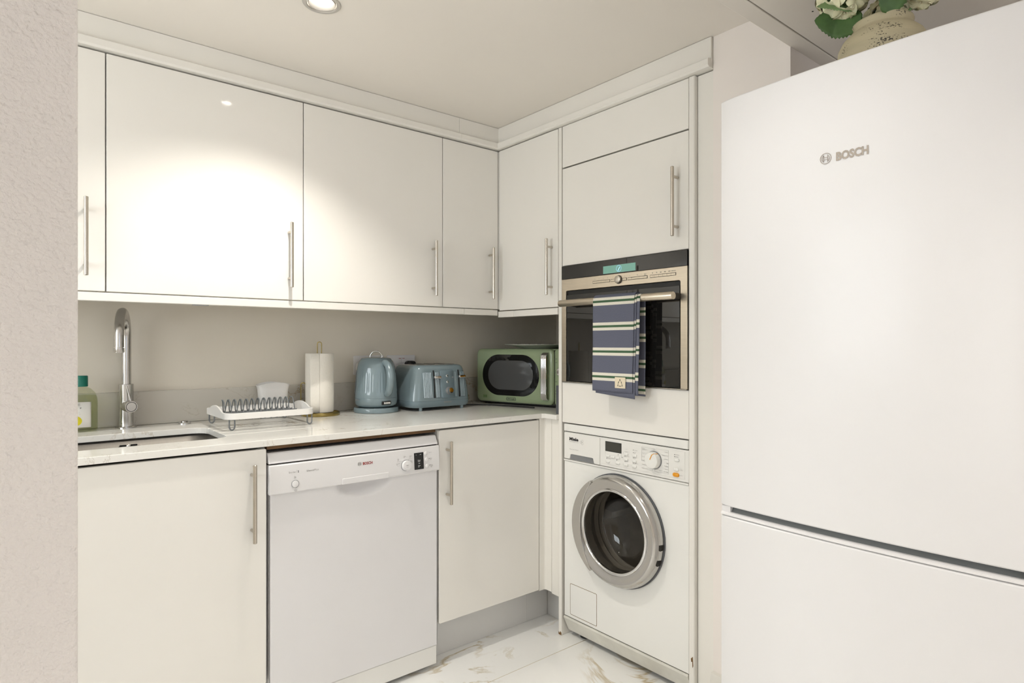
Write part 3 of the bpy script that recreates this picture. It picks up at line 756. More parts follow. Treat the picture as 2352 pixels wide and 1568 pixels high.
for s_, u, v in (('Eco\n50', 1.0585, .7835), ('Glass\n40', 1.0835, .7905), ('Quick\n45', 1.1075, .7895), ('Intensive\n70', 1.0575, .7680), ('Pre\nrinse', 1.1105, .7720)):
    text('lettering', s_, PT, u, v, .0030, GREYP, pan, align='CENTER')
b = MB(PT)
for a, c_ in (((1.0530, .7765), (1.0680, .7772)), ((1.0680, .7772), (1.0725, .7740)), ((1.0970, .7770), (1.1005, .7815)), ((1.1005, .7815), (1.1130, .7825)), ((1.0530, .7615), (1.0650, .7620)), ((1.1080, .7660), (1.1150, .7660))):
    q = Vector((a[0], a[1], .0005)); z_ = Vector((c_[0], c_[1], .0005)); b.tube([q, z_], .00028, 4)
obj('print_line', b, LGREYP, pan)
ds = obj('display_window', MB(PT).prism(rrect(1.1214, 1.1590, .7400, .7985, .001, 2), -.0005, .0009), BLACK, pan)
for s_, u, v, h in (('h', 1.1290, .7905, .003), ('min', 1.1465, .7905, .003), ('Check\nwater', 1.1405, .7705, .0032), ('Salt', 1.1405, .7595, .0032), ('Rinse\naid', 1.1405, .7515, .0032)):
    text('lettering', s_, PT, u, v, h, WHITEP, ds, align='CENTER', w=.0012, bold=.02)
for u, v, s_ in ((1.1688, .7925, 'Start in\nh'), (1.1712, .7712, 'Extra\nDry'), (1.1732, .7482, 'Vario\nSpeed\nPlus')):
    obj('round_button', MB(PT).disc(u, v, .0072, -.0005, .0024, 24, .0018), DPLAST, pan, smooth=50)
    text('lettering', s_, PT, u + .0185, v + .001, .0030, GREYP, pan, align='CENTER')
    if v < .79: obj('indicator', MB(PT).box(u + .0105, u + .0125, v + .001, v + .003, .0003, .0007), BLACKP, pan)

# ------------------------------------------------------------------ oven tower
tc_ = thing('tall_oven_cabinet', 'tall cream cabinet tower housing oven and washing machine', 'cabinet', (2.05, 1.5, 0))
obj('side_panel', MB().box(1.753, WX - .002, 1.8095, 1.8275, 0.0005, 2.066), CREAM_SATIN, tc_, bevel=.0015)
obj('side_panel', MB().box(1.748, WX - .002, 1.1805, 1.2040, 0.0005, 2.066), CREAM_SATIN, tc_, bevel=.004)
obj('filler_strip', MB().box(1.764, 1.782, 1.1178, 1.1790, 0.0005, 2.064), CREAM_SATIN, tc_, bevel=.001)
obj('shelf', MB().box(1.79, 2.40, 1.2045, 1.809, 1.500, 1.518), CARC, tc_)
obj('shelf', MB().box(1.79, 2.40, 1.2045, 1.809, 1.014, 1.031), CARC, tc_)
obj('top_panel', MB().box(1.775, 2.40, 1.2045, 1.809, 2.047, 2.065), CARC, tc_)
TW = W(1.753)
obj('flap_door', MB(TW).prism(rrect(-1.8045, -1.2070, 1.8985, 2.0655, .002, 2), -.019, 0), CREAM, tc_, bevel=.0014)
d = obj('door', MB(TW).prism(rrect(-1.8045, -1.2070, 1.5000, 1.8930, .002, 2), -.019, 0), CREAM, tc_, bevel=.0014)
bar_handle(d, TW, -1.2486, 1.5440, 1.7765)
obj('drawer_front', MB(TW).prism(rrect(-1.8055, -1.2065, .8680, 1.0300, .002, 2), -.019, 0), CREAM, tc_, bevel=.0014)
# worn corners where the foil has chipped
b = MB(W(1.7478)); b.prism([(-1.1945, .150), (-1.1875, .158), (-1.1855, .128), (-1.1885, .121), (-1.1892, .141), (-1.1930, .139)], 0, .0006)
obj('chip', b, BROWN, tc_)
b = MB(W(1.7528)); b.prism([(-1.8265, .001), (-1.8105, .001), (-1.8105, .010), (-1.8175, .016), (-1.8205, .007), (-1.8265, .012)], 0, .0006)
obj('chip', b, BROWN, tc_)

# ------------------------------------------------------------------ oven
t = thing('oven', 'built-in compact oven with steel control strip and black glass door', 'oven', (2.03, 1.505, 1.031))
OF = W(1.748)
u0, u1 = -1.8035, -1.2085
obj('body', MB().box(1.78, 2.35, 1.215, 1.80, 1.0325, 1.4965), BLACK, t)
obj('control_glass', MB(OF).prism([(u0, 1.4445), (u1, 1.4445), (u1, 1.4975), (u0, 1.4975)], -.03, .001), BLACKGL, t, bevel=.001)
fas = obj('steel_frame', MB(OF).holes([(u0, 1.0345), (u0 + .024, 1.0345), (u0 + .024, 1.392)] + [(u0 + .030 - .006 * math.cos(a), 1.392 + .006 * math.sin(a)) for a in (R(45), R(90))] +
    [(u1 - .033 + .006 * math.sin(a), 1.398 - .006 * (1 - math.cos(a))) for a in (0, R(45), R(90))] + [(u1 - .027, 1.0345), (u1, 1.0345), (u1, 1.4440), (u0, 1.4440)], [], -.03, 0), STEELV, t, bevel=.0008)
obj('door_gap', MB(OF).box(u0 + .0245, u1 - .0275, 1.0375, 1.3965, -.03, -.010), BLACK, t)
gd = obj('glass_door', MB(OF).prism(rrect(u0 + .0275, u1 - .0300, 1.0365, 1.3805, .003, 2), -.022, -.0005), BLACKGL, t, bevel=.001)
obj('bottom_trim', MB(OF).box(u0 + .002, u1 - .002, 1.0312, 1.0342, -.02, .002), STEEL, t)
b = MB(OF)
hz, hw = 1.3440, .046
ring = lambda u, k: [(u, hz + .0135 * k * math.cos(a), hw + .0135 * k * math.sin(a)) for a in [2 * PI * i / 24 for i in range(24)]]
b.loft([ring(-1.767, .92), ring(-1.765, 1), ring(-1.232, 1), ring(-1.230, .92)])
hb = obj('door_handle', b, STEELV, gd, smooth=40)
for u in (-1.748, -1.246):
    obj('handle_bracket', MB(OF).prism(rrect(u - .011, u + .011, hz - .011, hz + .011, .004, 3), -.0008, hw - .004), BLACK, hb)
scn = obj('display', MB(OF).box(-1.5784, -1.4247, 1.4478, 1.4762, .0008, .0016), SCREEN, t)
b = MB(OF)
for i in range(24):
    a = 2 * PI * i / 24
    b.box(-1.5020 + .0115 * math.cos(a) - .0005, -1.5020 + .0115 * math.cos(a) + .0005, 1.4620 + .0115 * math.sin(a) - .0005, 1.4620 + .0115 * math.sin(a) + .0005, .0016, .0019)
b.tube([(-1.5050, 1.4545, .0019), (-1.4975, 1.4675, .0019)], .0007, 5)
obj('clock_segments', b, SCREENB, scn)
obj('knob_rim', MB(OF).lathe([(.0158, .0002), (.0158, .0012), (.0143, .0012), (.0143, .0002)], -1.5037, 1.4215, 36), BLACK, t)
obj('selector_knob', MB(OF).disc(-1.5037, 1.4215, .0141, .0, .010, 36, .0015), STEEL, t, smooth=40)
def keys(ua, ub, n, syms):
    obj('key_surround', MB(OF).box(ua - .0012, ub + .0012, 1.4155, 1.4255, -.0005, .0004), BLACK, t)
    wk = (ub - ua) / n
    for i in range(n):
        obj('key', MB(OF).box(ua + wk * i + .0002, ua + wk * (i + 1) - .0002, 1.4167, 1.4241, .0, .0016), STEELV, t, bevel=.0005)
        text('key_symbol', syms[i], OF, ua + wk * (i + .5), 1.4300, .0040, GREYP, t, align='CENTER', bold=.01)
keys(-1.6319, -1.5470, 4, ['S', 'o', 'F', 'H'])
keys(-1.5405, -1.5225, 1, ['<'])
keys(-1.4850, -1.4665, 1, ['>'])
keys(-1.4600, -1.3730, 5, ['o', '-', 'kg', 'i', 'start\nstop'])
keys(-1.3590, -1.2540, 6, ['M', '90', '180', '360', '600', '1000 W'])

# ------------------------------------------------------------------ tea towel
t = thing('tea_towel', 'blue cotton tea towel with cream and green stripes over oven handle', 'towel', (1.70, 1.47, 1.0))
def towel_sheet(name, ya, yb, zf, zb, grow, ph, droop=0.0, slant=0.0, vo=0.0, amp=.0022):
    cxh, czh, rr = 1.748 - .046, 1.344, .0142 + grow
    lf, la, lb = czh - zf, PI * rr, czh - zb
    tot = lf + la + lb
    def fn(a, c_):
        y0_ = ya + (yb - ya) * a
        s_ = tot * c_
        hang = 0.0
        if s_ < lf:
            z = zf + s_; x = cxh - rr; hang = (lf - s_) / lf
        elif s_ < lf + la:
            th = (s_ - lf) / rr; x = cxh - rr * math.cos(th); z = czh + rr * math.sin(th)
        else:
            z = czh - (s_ - lf - la); x = cxh + rr; hang = (s_ - lf - la) / lb
        wv = math.sin(a * 7.0 + ph) * amp + math.sin(a * 15 + ph * 2.1 + c_ * 3) * amp * .4
        x += wv * hang * (1 if s_ < lf else .6) - (0.006 * hang if s_ < lf else -0.004 * hang)
        z += slant * (a - .5) * hang + droop * math.sin(a * PI) * hang
        y = y0_ + (0.006 * (a - .25)) * hang * (1 if ya > yb else 1) + math.sin(z * 30 + ph) * .0012 * hang
        return (x, y, z)
    return obj(name, MB().grid(fn, 28, 70, lambda a, c_: (a * .2, tot * c_ + vo)), TOWEL, t, smooth=80, solid=.0016)
# UV phase: white band about 24-41 mm above the front hem
towel_sheet('front_layer', 1.5690, 1.3760, 1.0135, 1.05, .0066, 0.4, amp=.0012, vo=-.0015 - 0.0 + .0907 - .006)
towel_sheet('inner_layer', 1.5560, 1.3690, 1.0000, 1.02, .0034, 0.4, slant=-.012, vo=.066, amp=.0012)
towel_sheet('back_layer', 1.5450, 1.3560, 1.008, 1.004, .0004, 0.9, slant=-.004, vo=.0907 - .020, amp=.0012)
lab = MB(W(1.6725)); lab.prism(rrect(-1.4555, -1.4080, 1.0290, 1.0675, .0008, 2), 0, .0012)
lo = obj('cotton_label', lab, CREAMLAB, t)
b = MB(W(1.6725))
tri = [(-1.4320, 1.0620), (-1.4195, 1.0365), (-1.4440, 1.0365)]
for k in range(3):
    A, B_ = Vector(tri[k]), Vector(tri[(k + 1) % 3])
    for q in range(3):
        p0 = A.lerp(B_, .02 + q * .32); p1 = A.lerp(B_, .02 + q * .32 + .28)
        n_ = Vector((-(p1 - p0).y, (p1 - p0).x)).normalized() * (.0016 if q % 2 else -.0010)
        b.tube([(*p0, .0015), (*((p0 + p1) / 2 + n_), .0015), (*p1, .0015)], .0007, 5)
    b.disc(*A.lerp(B_, .52), .0013, .0012, .0019, 10)
obj('printed_emblem', b, BLACKP, lo)

# ------------------------------------------------------------------ washing machine
t = thing('washing_machine', 'white front-loading washing machine below the oven', 'washing machine', (2.05, 1.503, 0))
XF = 1.757
MW_ = W(XF)
a0, a1 = -1.7975, -1.2085
cy_, cz_ = -1.509, .497
obj('front_panel', MB(MW_).holes([(a0, .0885), (a1, .0885), (a1, .7135), (a0, .7135)], [circ(cy_, cz_, .168, 48)], -.02, 0), WMWHITE, t, bevel=.002)
obj('cabinet', MB().box(1.778, 2.38, 1.2085, 1.2135, .03, .862).box(1.778, 2.38, 1.7925, 1.7975, .03, .862).box(2.375, 2.38, 1.2135, 1.7925, .03, .862).box(1.778, 2.375, 1.2135, 1.7925, .856, .862), WMWHITE, t)
obj('lid', MB(MW_).prism(rrect(a0, a1, .8335, .8635, .005, 4), -.03, .004), WMWHITE, t, bevel=.004, bseg=3)
obj('lid_gap', MB(MW_).box(a0 + .002, a1 - .002, .829, .835, -.03, -.006), DARK, t)
cp = obj('control_panel', MB(MW_).box(a0, a1, .7222, .8305, -.03, -.0005), WMPANEL, t, bevel=.002)
obj('panel_lip', MB(MW_).box(a0, a1, .7145, .7205, -.02, .0035), WMPANEL, t, bevel=.0015)
inl = obj('control_inlay', MB(MW_).box(-1.6000, -1.2240, .7315, .8240, -.002, .0006), WMPANEL, cp, bevel=.0006)
# detergent drawer with a finger recess cut from its lower edge
rec = [(-1.7950, .7245), (-1.7680, .7245), (-1.7630, .7265), (-1.7600, .7425), (-1.7545, .7445), (-1.6420, .7445), (-1.6370, .7430), (-1.6330, .7265), (-1.6290, .7245), (-1.6030, .7245), (-1.6030, .8275), (-1.7950, .8275)]
dr = obj('detergent_drawer', MB(MW_).holes(rec, [], -.012, .0035), WMPANEL, t, bevel=.0012)
obj('finger_recess', MB(MW_).box(-1.764, -1.632, .7235, .7450, -.011, -.0002), MGREY, dr)
text('lettering', 'Miele', MW_, -1.7650, .8000, .0125, BLACKP, dr, width=.050, bold=.045, w=.0038)
b = MB(MW_)
for x in (-1.7650, -1.7535, -1.7440, -1.7330, -1.7250):      # slab serifs under the letters
    b.box(x - .001, x + .0055, .7998, .8012, .0037, .0041)
obj('serif', b, BLACKP, dr)
text('lettering', 'HYDROTRONIC WT 945', MW_, -1.7650, .7935, .0028, GREYP, dr, width=.050, w=.0038)
text('lettering', 'WaterControl-System', MW_, -1.7650, .7630, .0032, GREYP, dr, width=.050, w=.0038)
b = MB(MW_)
for u, v in ((-1.7020, .7985), (-1.6935, .8035), (-1.6935, .7935)):
    b.lathe([(.0042, .0036), (.0048, .0036), (.0048, .0040), (.0042, .0040), (.0042, .0036)], u, v, 16)
obj('flower_mark', b, LGREYP, dr)
dsp = obj('display_frame', MB(MW_).prism(rrect(-1.5760, -1.4975, .7815, .8185, .001, 2), .0004, .0014), BLACK, cp)
obj('lcd', MB(MW_).box(-1.5735, -1.5000, .7840, .8160, .0012, .0017), LCD, dsp)
def stadium(cu, cv, hw_, hh): return rrect(cu - hw_, cu + hw_, cv - hh, cv + hh, hh * .98, 6)
btn = [(-1.5626, .7649), (-1.5379, .7634), (-1.5136, .7636), (-1.5626, .7436), (-1.5136, .7443), (-1.4753, .7834), (-1.4753, .7643), (-1.4753, .7436), (-1.4360, .7825), (-1.4360, .7629), (-1.4360, .7433), (-1.2545, .7930), (-1.2571, .7603)]
for u, v in btn:
    obj('button', MB(MW_).prism(stadium(u, v, .0100, .0053), -.0005, .0052, .0015), WMWHITE, cp, smooth=50)
obj('door_button', MB(MW_).prism(stadium(-1.2580, .7425, .0125, .0066), -.0005, .0062, .002), ORANGE, cp, smooth=50, label='orange door button')
b = MB(MW_)
for u, v in ((-1.5700, .7545), (-1.5200, .7545), (-1.4810, .7745), (-1.4810, .7555), (-1.4420, .8015), (-1.4420, .7925), (-1.4420, .7735), (-1.4420, .7545), (-1.2645, .8100), (-1.2645, .8030), (-1.4935, .7680), (-1.5136, .7745)):
    b.disc(u, v, .0014, .0004, .001, 10)
obj('indicator', b, BLACKP, cp)
for s_, u, v in (("Load kg", -1.4820, .7985), ("Detergent %", -1.4820, .7905), ("Low temp.", -1.4780, .7735), ("Buzzer", -1.4780, .7545), ("Pre-wash", -1.4390, .8005), ("Soak", -1.4390, .7915), ("Short", -1.4390, .7725), ("Water plus", -1.4390, .7535),
                 ("Start/Stop", -1.5670, .7535), ("Washing", -1.2615, .8090), ("Drying", -1.2615, .8020), ("Door", -1.2420, .7415), ("I-On\n0-Off", -1.2420, .7625)):
    text('lettering', s_, MW_, u, v, .0032, GREYP, cp, bold=.005)
left = ["Further\nprogrammes", "Warm air", "Cool air", "Smoothing", "Drain/Spin", "Rinse out fluff"]
for s_, v in zip(left, (.8125, .7955, .7835, .7700, .7550, .7420)):
    text('lettering', s_, MW_, -1.4030, v, .0034, GREYP, cp, bold=.005)
for s_, v in zip(["Cottons", "Minimum iron", "Delicates", "Silks", "Woollens", "Express", "Automatic"], (.8110, .7995, .7870, .7735, .7630, .7530, .7440)):
    text('lettering', s_, MW_, -1.2900, v, .0034, GREYP, cp, align='RIGHT', bold=.005)
text('lettering', 'Stop', MW_, -1.3510, .8165, .0034, GREYP, cp, align='CENTER', bold=.005)
b = MB(MW_)
def pline(pts):
    for p0, p1 in zip(pts, pts[1:]): b.tube([(*p0, .0008), (*p1, .0008)], .0003, 4)
pline([(-1.4045, .7685), (-1.4045, .8185), (-1.3560, .8185)]); pline([(-1.4045, .7685), (-1.3800, .7685)])
pline([(-1.3400, .8195), (-1.2890, .8195), (-1.2890, .7400), (-1.3480, .7400), (-1.3480, .7540)]); pline([(-1.3430, .7480), (-1.3150, .7470)])
pline([(-1.3800, .7410), (-1.3560, .7410), (-1.3560, .7520)]); pline([(-1.3800, .7955), (-1.3720, .7935)]); pline([(-1.3820, .7560), (-1.3720, .7600)])
pline([(-1.5760, .7810), (-1.5760, .7700)]); pline([(-1.4975, .7810), (-1.4975, .7640)])
obj('print_line', b, LGREYP, cp)
obj('dial_base', MB(MW_).disc(-1.3490, .7795, .0315, .0004, .004, 40, .001), MGREY, cp, smooth=40)
dial = obj('program_dial', MB(MW_).lathe([(.0295, .003), (.0285, .017), (.0265, .0205), (.0230, .0215), (0, .022)], -1.3490, .7795, 48), WMWHITE, cp, smooth=40)
obj('pointer', MB(MW_).tube([(-1.3520, .7830, .0222), (-1.3440, .8000, .0218), (-1.3375, .8035, .0195), (-1.3315, .8035, .006)], .0016, 6), ORANGE, dial, label='orange pointer line')
# porthole
ringp = [(.168, -.004), (.2000, -.002), (.2035, .002), (.2045, .012), (.2020, .026), (.1955, .038), (.188, .0435), (.184, .0440), (.172, .0405), (.157, .0360), (.1525, .0375), (.1485, .0385), (.1455, .0360), (.1440, .025), (.1440, -.004)]
obj('gasket_ring', MB(MW_).lathe([(.2045, -.001), (.2080, .001), (.2080, .006), (.2045, .007)], cy_, cz_, 64), DGREY, t, smooth=40)
door = obj('porthole_ring', MB(MW_).lathe(ringp, cy_, cz_, 72), SILVER, t, smooth=50)
obj('ring_lip', MB(MW_).lathe([(.1565, .0355), (.1545, .0405), (.1490, .0415), (.1452, .0385), (.1440, .0300)], cy_, cz_, 72), CHROME, door, smooth=60)
# flat hinge cover on the left of the ring
hc = []
n_ = 20
for i in range(n_ + 1):
    a = R(122 + 116 * i / n_); hc.append((cy_ + .2020 * math.cos(a), cz_ + .2020 * math.sin(a)))
for i in range(n_ + 1):
    a = R(238 - 116 * i / n_); q = .1585 + .034 * abs((a - PI) / R(58)) ** 2.2; hc.append((cy_ + q * math.cos(a), cz_ + q * math.sin(a)))
obj('hinge_cover', MB(MW_).holes(hc, [], .020, .0455), SILVER, door, bevel=.002)
for a in (R(-3), R(-19)):
    b = MB(MW_); b.m = MW_ @ Matrix.Translation((cy_ + .2035 * math.cos(a), cz_ + .2035 * math.sin(a), 0)) @ Matrix.Rotation(a, 4, 'Z')
    b.box(-.004, .0035, -.009, .009, .010, .028); obj('grip_notch', b, DARK, door)
obj('door_glass', MB(MW_).lathe([(.1442, .030), (.1425, .012), (.138, -.015), (.128, -.045), (.105, -.068), (.07, -.080), (0, -.084)], cy_, cz_, 56), DOORGLASS, door, smooth=60)
DRUM = mat('drum_steel', (0.50, 0.48, 0.44), 0.4, 0.5, var=0.08, vs=20)
RUBBER = mat('grey_rubber', (0.17, 0.16, 0.145), 0.6, var=0.05)
obj('door_bellows', MB(MW_).lathe([(.1465, -.003), (.156, -.02), (.166, -.03), (.172, -.05), (.160, -.06), (.170, -.075), (.158, -.09)], cy_, cz_, 48), RUBBER, t, smooth=50)
obj('drum', MB(MW_).lathe([(.160, -.085), (.235, -.10), (.240, -.12), (.240, -.40), (.225, -.41), (.0, -.42)], cy_, cz_, 48), DRUM, t, smooth=40)
obj('drum_paddle', MB(MW_).prism([(cy_ - .232, cz_ + .03), (cy_ - .15, cz_ + .012), (cy_ - .15, cz_ - .012), (cy_ - .232, cz_ - .03)], -.38, -.13), RUBBER, t)
# filter flap and kick plate
fp = rrect(-1.7640, -1.6200, .1015, .2260, .005, 4)
obj('filter_gap', MB(MW_).holes(fp, [rrect(-1.7625, -1.6215, .1030, .2245, .004, 4)], -.002, .0004), BROWN, t)
obj('filter_flap', MB(MW_).prism(rrect(-1.7622, -1.6218, .1033, .2242, .004, 4), -.002, .0008), WMWHITE, t, bevel=.0006)
b = MB().loft([[(1.754, y, .0865), (1.7525, y, .080), (1.757, y, .070), (1.781, y, .022), (1.80, y, .020), (1.80, y, .0865)] for y in (1.2100, 1.7970)])
obj('kick_plate', b, WMKICK, t, smooth=25)
obj('kick_gap', MB(MW_).box(a0 + .001, a1 - .001, .0860, .0890, -.02, -.002), DARK, t)
b = MB(W(1.7565))
for u, v, l_ in ((-1.66, .060, .030), (-1.56, .058, .016), (-1.37, .062, .040)):
    pass
for y in (1.265, 1.742):
    obj('foot', MB(T(1.825, y, 0)).lathe([(0, .0003), (.024, .0003), (.024, .010), (.010, .014), (.010, .03), (0, .03)], seg=20), BLACK, t, smooth=40)
b.bm.free()

# ------------------------------------------------------------------ fridge freezer
t = thing('fridge_freezer', 'tall white fridge freezer with bowed doors at the right edge', 'fridge', (1.66, .5225, 0))
FY0, FY1 = .2275, .8175
fc, fh = (FY0 + FY1) / 2, (FY1 - FY0) / 2
def fbow(y): return .0145 * (1 - ((y - fc) / fh) ** 2)
XD = 1.316
def fridge_door(name, z0, z1, ztop_round=.004):
    n = 28
    prof = []
    for k, (dz, dxx) in enumerate(((0, .006), (.0015, .002), (.004, 0))): prof.append((z0 + dz, dxx))
    for dz, dxx in ((.004, 0), (.0015, .002), (0, .006)): prof.append((z1 - dz, dxx))
    rings = []
    for z, dxx in prof:
        ring = []
        for i in range(n + 1):
            y = FY0 + (FY1 - FY0) * i / n
            e = max(0, 1 - (fh - abs(y - fc)) / .004) if (fh - abs(y - fc)) < .004 else 0
            ring.append((XD - fbow(y) + dxx + .004 * e, y, z))
        ring += [(XD + .055, FY1, z), (XD + .055, FY0, z)]
        rings.append(ring)
    return obj(name, MB().loft(rings), FRIDGE, t, smooth=30)
up_ = fridge_door('fridge_door', .8020, 1.7600)
lo_ = fridge_door('freezer_door', .030, .7800)
obj('body', MB().box(XD + .058, 1.97, FY0 + .002, FY1 - .002, .025, 1.7550), FRIDGE, t, bevel=.003)
GAPG = mat('grey_handle_recess', (0.16, 0.17, 0.17), 0.4, var=0.02)
b = MB().loft([[(XD - fbow(FY0 + (FY1 - FY0) * i / 24) + dxx, FY0 + .004 + (FY1 - FY0 - .008) * i / 24, z) for i in range(25)] + [(XD + .052, FY1 - .004, z), (XD + .052, FY0 + .004, z)] for z, dxx in ((.7805, .016), (.7865, .012), (.8012, .022))])
obj('grip_recess', b, GAPG, t, smooth=30)
b = MB().loft([[(XD - fbow(FY0 + (FY1 - FY0) * i / 24) + dxx, FY0 + .001 + (FY1 - FY0 - .002) * i / 24, z) for i in range(25)] + [(XD + .052, FY1 - .001, z), (XD + .052, FY0 + .001, z)] for z, dxx in ((.7803, .004), (.7818, .0005), (.7865, .0005), (.7885, .005))])
obj('freezer_trim', b, DPLAST, t, smooth=30)
for y0, y1 in ((FY0, FY0 + .025), (FY1 - .022, FY1)):
    obj('hinge_block', MB().box(XD + .006, XD + .05, y0, y1, .7885, .8018), DPLAST, t)
for y in (FY0 + .05, FY1 - .05):
    obj('foot', MB(T(1.42, y, 0)).lathe([(0, .0003), (.02, .0003), (.02, .02), (.01, .026), (0, .026)], seg=14), BLACK, t)
FF = W(XD - fbow(.53) - .0002)
bosch(up_, FF, -.5680, 1.5640, .0113, -.5475, 1.5553, .0165, .0610, LOGOG, LOGOG, .045)

# ------------------------------------------------------------------ vase and hydrangeas
vx, vy, vz = 1.505, .535, 1.7553
t = thing('stoneware_vase', 'squat weathered beige stoneware vase on top of the fridge', 'vase', (vx, vy, vz))
m = T(vx, vy, vz) @ Matrix.Diagonal((.90, .90, .84, 1))
pv = [(0, 0.0003), (.052, .0003), (.066, .012), (.083, .035), (.0945, .062), (.0985, .083), (.0965, .103), (.088, .122), (.0745, .137), (.0655, .1445), (.0635, .149), (.0655, .1545), (.0675, .160), (.066, .1655), (.0615, .168), (.057, .165), (.056, .150), (.07, .13), (.085, .09), (.06, .02), (0, .012)]
obj('vessel', MB(m).lathe(pv, seg=64), VASE, t, smooth=60)
t = thing('hydrangea_bouquet', 'cream hydrangea blooms with green leaves standing in the vase', 'flowers', (vx, vy, vz + .15))
# one floret: four cupped petals
fb = MB()
for k in range(4):
    a = k * PI / 2 + .2
    M_ = Matrix.Rotation(a, 4, 'Z')
    def petal(i, j, M_=M_):
        w_ = .0105 * math.sin(PI * min(1, .12 + i * .82)) ** .7
        p_ = Vector((.0015 + .0165 * i, w_ * (2 * j - 1), .0045 * math.sin(i * 2.6) - .004 * i * i + .003 * abs(2 * j - 1)))
        return tuple(M_ @ p_)
    fb.grid(petal, 5, 4)
fb.disc(0, 0, .0016, 0, .003, 8)
bmesh.ops.recalc_face_normals(fb.bm, faces=fb.bm.faces)
fm = bpy.data.meshes.new('floret'); fb.bm.to_mesh(fm); fb.bm.free(); fm.materials.append(PETAL); finish(fm, 60)
def bloom(cx, cy, cz, r, n, ph):
    core = obj('flower_head', MB(T(cx, cy, cz)).lathe([(0, -r * .7), (r * .5, -r * .5), (r * .72, 0), (r * .5, r * .5), (0, r * .7)], seg=14), LEAFL, t, smooth=60)
    inv = root_matrix(t).inverted()
    for i in range(n):
        z = 1 - 2 * (i + .5) / n; q = math.sqrt(1 - z * z); a = i * 2.39996 + ph
        d_ = Vector((q * math.cos(a), q * math.sin(a), z))
        o = bpy.data.objects.new('floret', fm); COL.objects.link(o); o.parent = core
        k = r / .052 * random.uniform(1.15, 1.45)
        o.matrix_basis = inv @ (Matrix.Translation(Vector((cx, cy, cz)) + d_ * r * .82) @ d_.to_track_quat('Z', 'Y').to_matrix().to_4x4() @ Matrix.Rotation(random.uniform(0, 6), 4, 'Z') @ Matrix.Diagonal((k, k, k, 1)))
bloom(1.462, .600, 1.968, .054, 26, .3)
bloom(1.525, .462, 1.950, .045, 20, 1.4)
bloom(1.600, .560, 1.945, .050, 24, 2.2)
def leaf(p0, p1, width, bend, roll, m_=LEAF, serr=.06, fold=0.0, side=None):
    p0, p1 = Vector(p0), Vector(p1); ax = (p1 - p0); L = ax.length; ax.normalize()
    if side is None: side = ax.cross(Vector((0, 0, 1)))
    side = Vector(side); side = (side - ax * side.dot(ax)).normalized()
    side = Matrix.Rotation(roll, 3, ax) @ side
    nr = side.cross(ax)
    N = 26
    def fn(i, j):
        e = 2 * j - 1
        hw_ = width * (math.sin(PI * min(1, i * .96 + .04) ** .85)) ** .75
        hw_ *= 1 + (serr * ((round(i * N) % 2) * 2 - 1) if abs(e) > .9 else 0)
        q = p0 + ax * (L * i) + side * (hw_ * e) + nr * (bend * math.sin(i * PI) + fold * e * e * hw_ + .12 * hw_ * abs(e) * math.sin(i * 20) * .4)
        return tuple(q)
    return obj('leaf', MB().grid(fn, N, 8), m_, t, smooth=70, solid=.0006)
vd = Vector((.7716, -.636, 0))   # a sideways direction seen from the kitchen
leaf((1.478, .566, 1.908), (1.414, .642, 1.914), .037, -.010, 0, LEAF, side=(0, 0, 1))
leaf((1.462, .575, 1.928), (1.408, .634, 1.940), .018, .008, R(20), LEAFL, side=(0.1, 0, 1))
leaf((1.452, .508, 1.888), (1.450, .470, 1.985), .034, .004, 0, LEAF, side=(.7716, -.636, 0))
leaf((1.50, .475, 1.925), (1.50, .420, 1.965), .024, .004, 0, LEAF, side=(-.5, -.4, .7))
leaf((1.55, .60, 1.925), (1.60, .66, 1.95), .034, .006, .4, LEAF)
for cx, cy, cz in ((1.462, .602, 1.94), (1.52, .455, 1.94), (1.60, .56, 1.94)):
    obj('stem', MB().tube([(vx, vy, vz + .02), (vx + (cx - vx) * .4, vy + (cy - vy) * .4, vz + .13), (cx, cy, cz)], .003, 8), LEAFL, t, smooth=60)

# ------------------------------------------------------------------ dish rack with cutlery cup
t = thing('dish_rack', 'small white dish rack with grey wire prongs beside the sink', 'dish rack', (.715, 2.3, ZC))
rx0, rx1, ry0, ry1 = .565, .868, 2.158, 2.438
outer_ = rrect(rx0, rx1, ry0, ry1, .035, 8); inner_ = rrect(rx0 + .006, rx1 - .006, ry0 + .006, ry1 - .006, .030, 8)
def rim_top(x, y):
    # the short ends rise into hand grips
    e = 0
    if x < rx0 + .03 or x > rx1 - .03:
        k = (y - (ry0 + ry1) / 2) / .085
        e = .018 * max(0, 1 - k * k) ** 1.0
    return ZC + .0595 + e
b = MB()
def dens(pts):
    out = []
    for p_, q_ in zip(pts, pts[1:] + pts[:1]):
        n_ = max(1, int(math.dist(p_, q_) / .012))
        out += [(p_[0] + (q_[0] - p_[0]) * i / n_, p_[1] + (q_[1] - p_[1]) * i / n_) for i in range(n_)]
    return out
O_ = dens(outer_)
cxr, cyr = (rx0 + rx1) / 2, (ry0 + ry1) / 2
def insetp(p_, k): return (cxr + (p_[0] - cxr) * (1 - k / ((rx1 - rx0) / 2)), cyr + (p_[1] - cyr) * (1 - k / ((ry1 - ry0) / 2)))
I_ = [insetp(p_, .005) for p_ in O_]; J_ = [insetp(p_, .013) for p_ in O_]
b.loft([[(x, y, ZC + .039) for x, y in O_], [(x, y, rim_top(x, y) - .001) for x, y in O_], [(insetp((x, y), .001)[0], insetp((x, y), .001)[1], rim_top(x, y)) for x, y in O_],
        [(i[0], i[1], rim_top(*o_)) for i, o_ in zip(I_, O_)], [(i[0], i[1], ZC + .043) for i in I_], [(i[0], i[1], ZC + .043) for i in J_], [(i[0], i[1], ZC + .039) for i in J_], [(x, y, ZC + .039) for x, y in O_]], cap=False)
obj('tray_frame', b, RACKW, t, smooth=35)
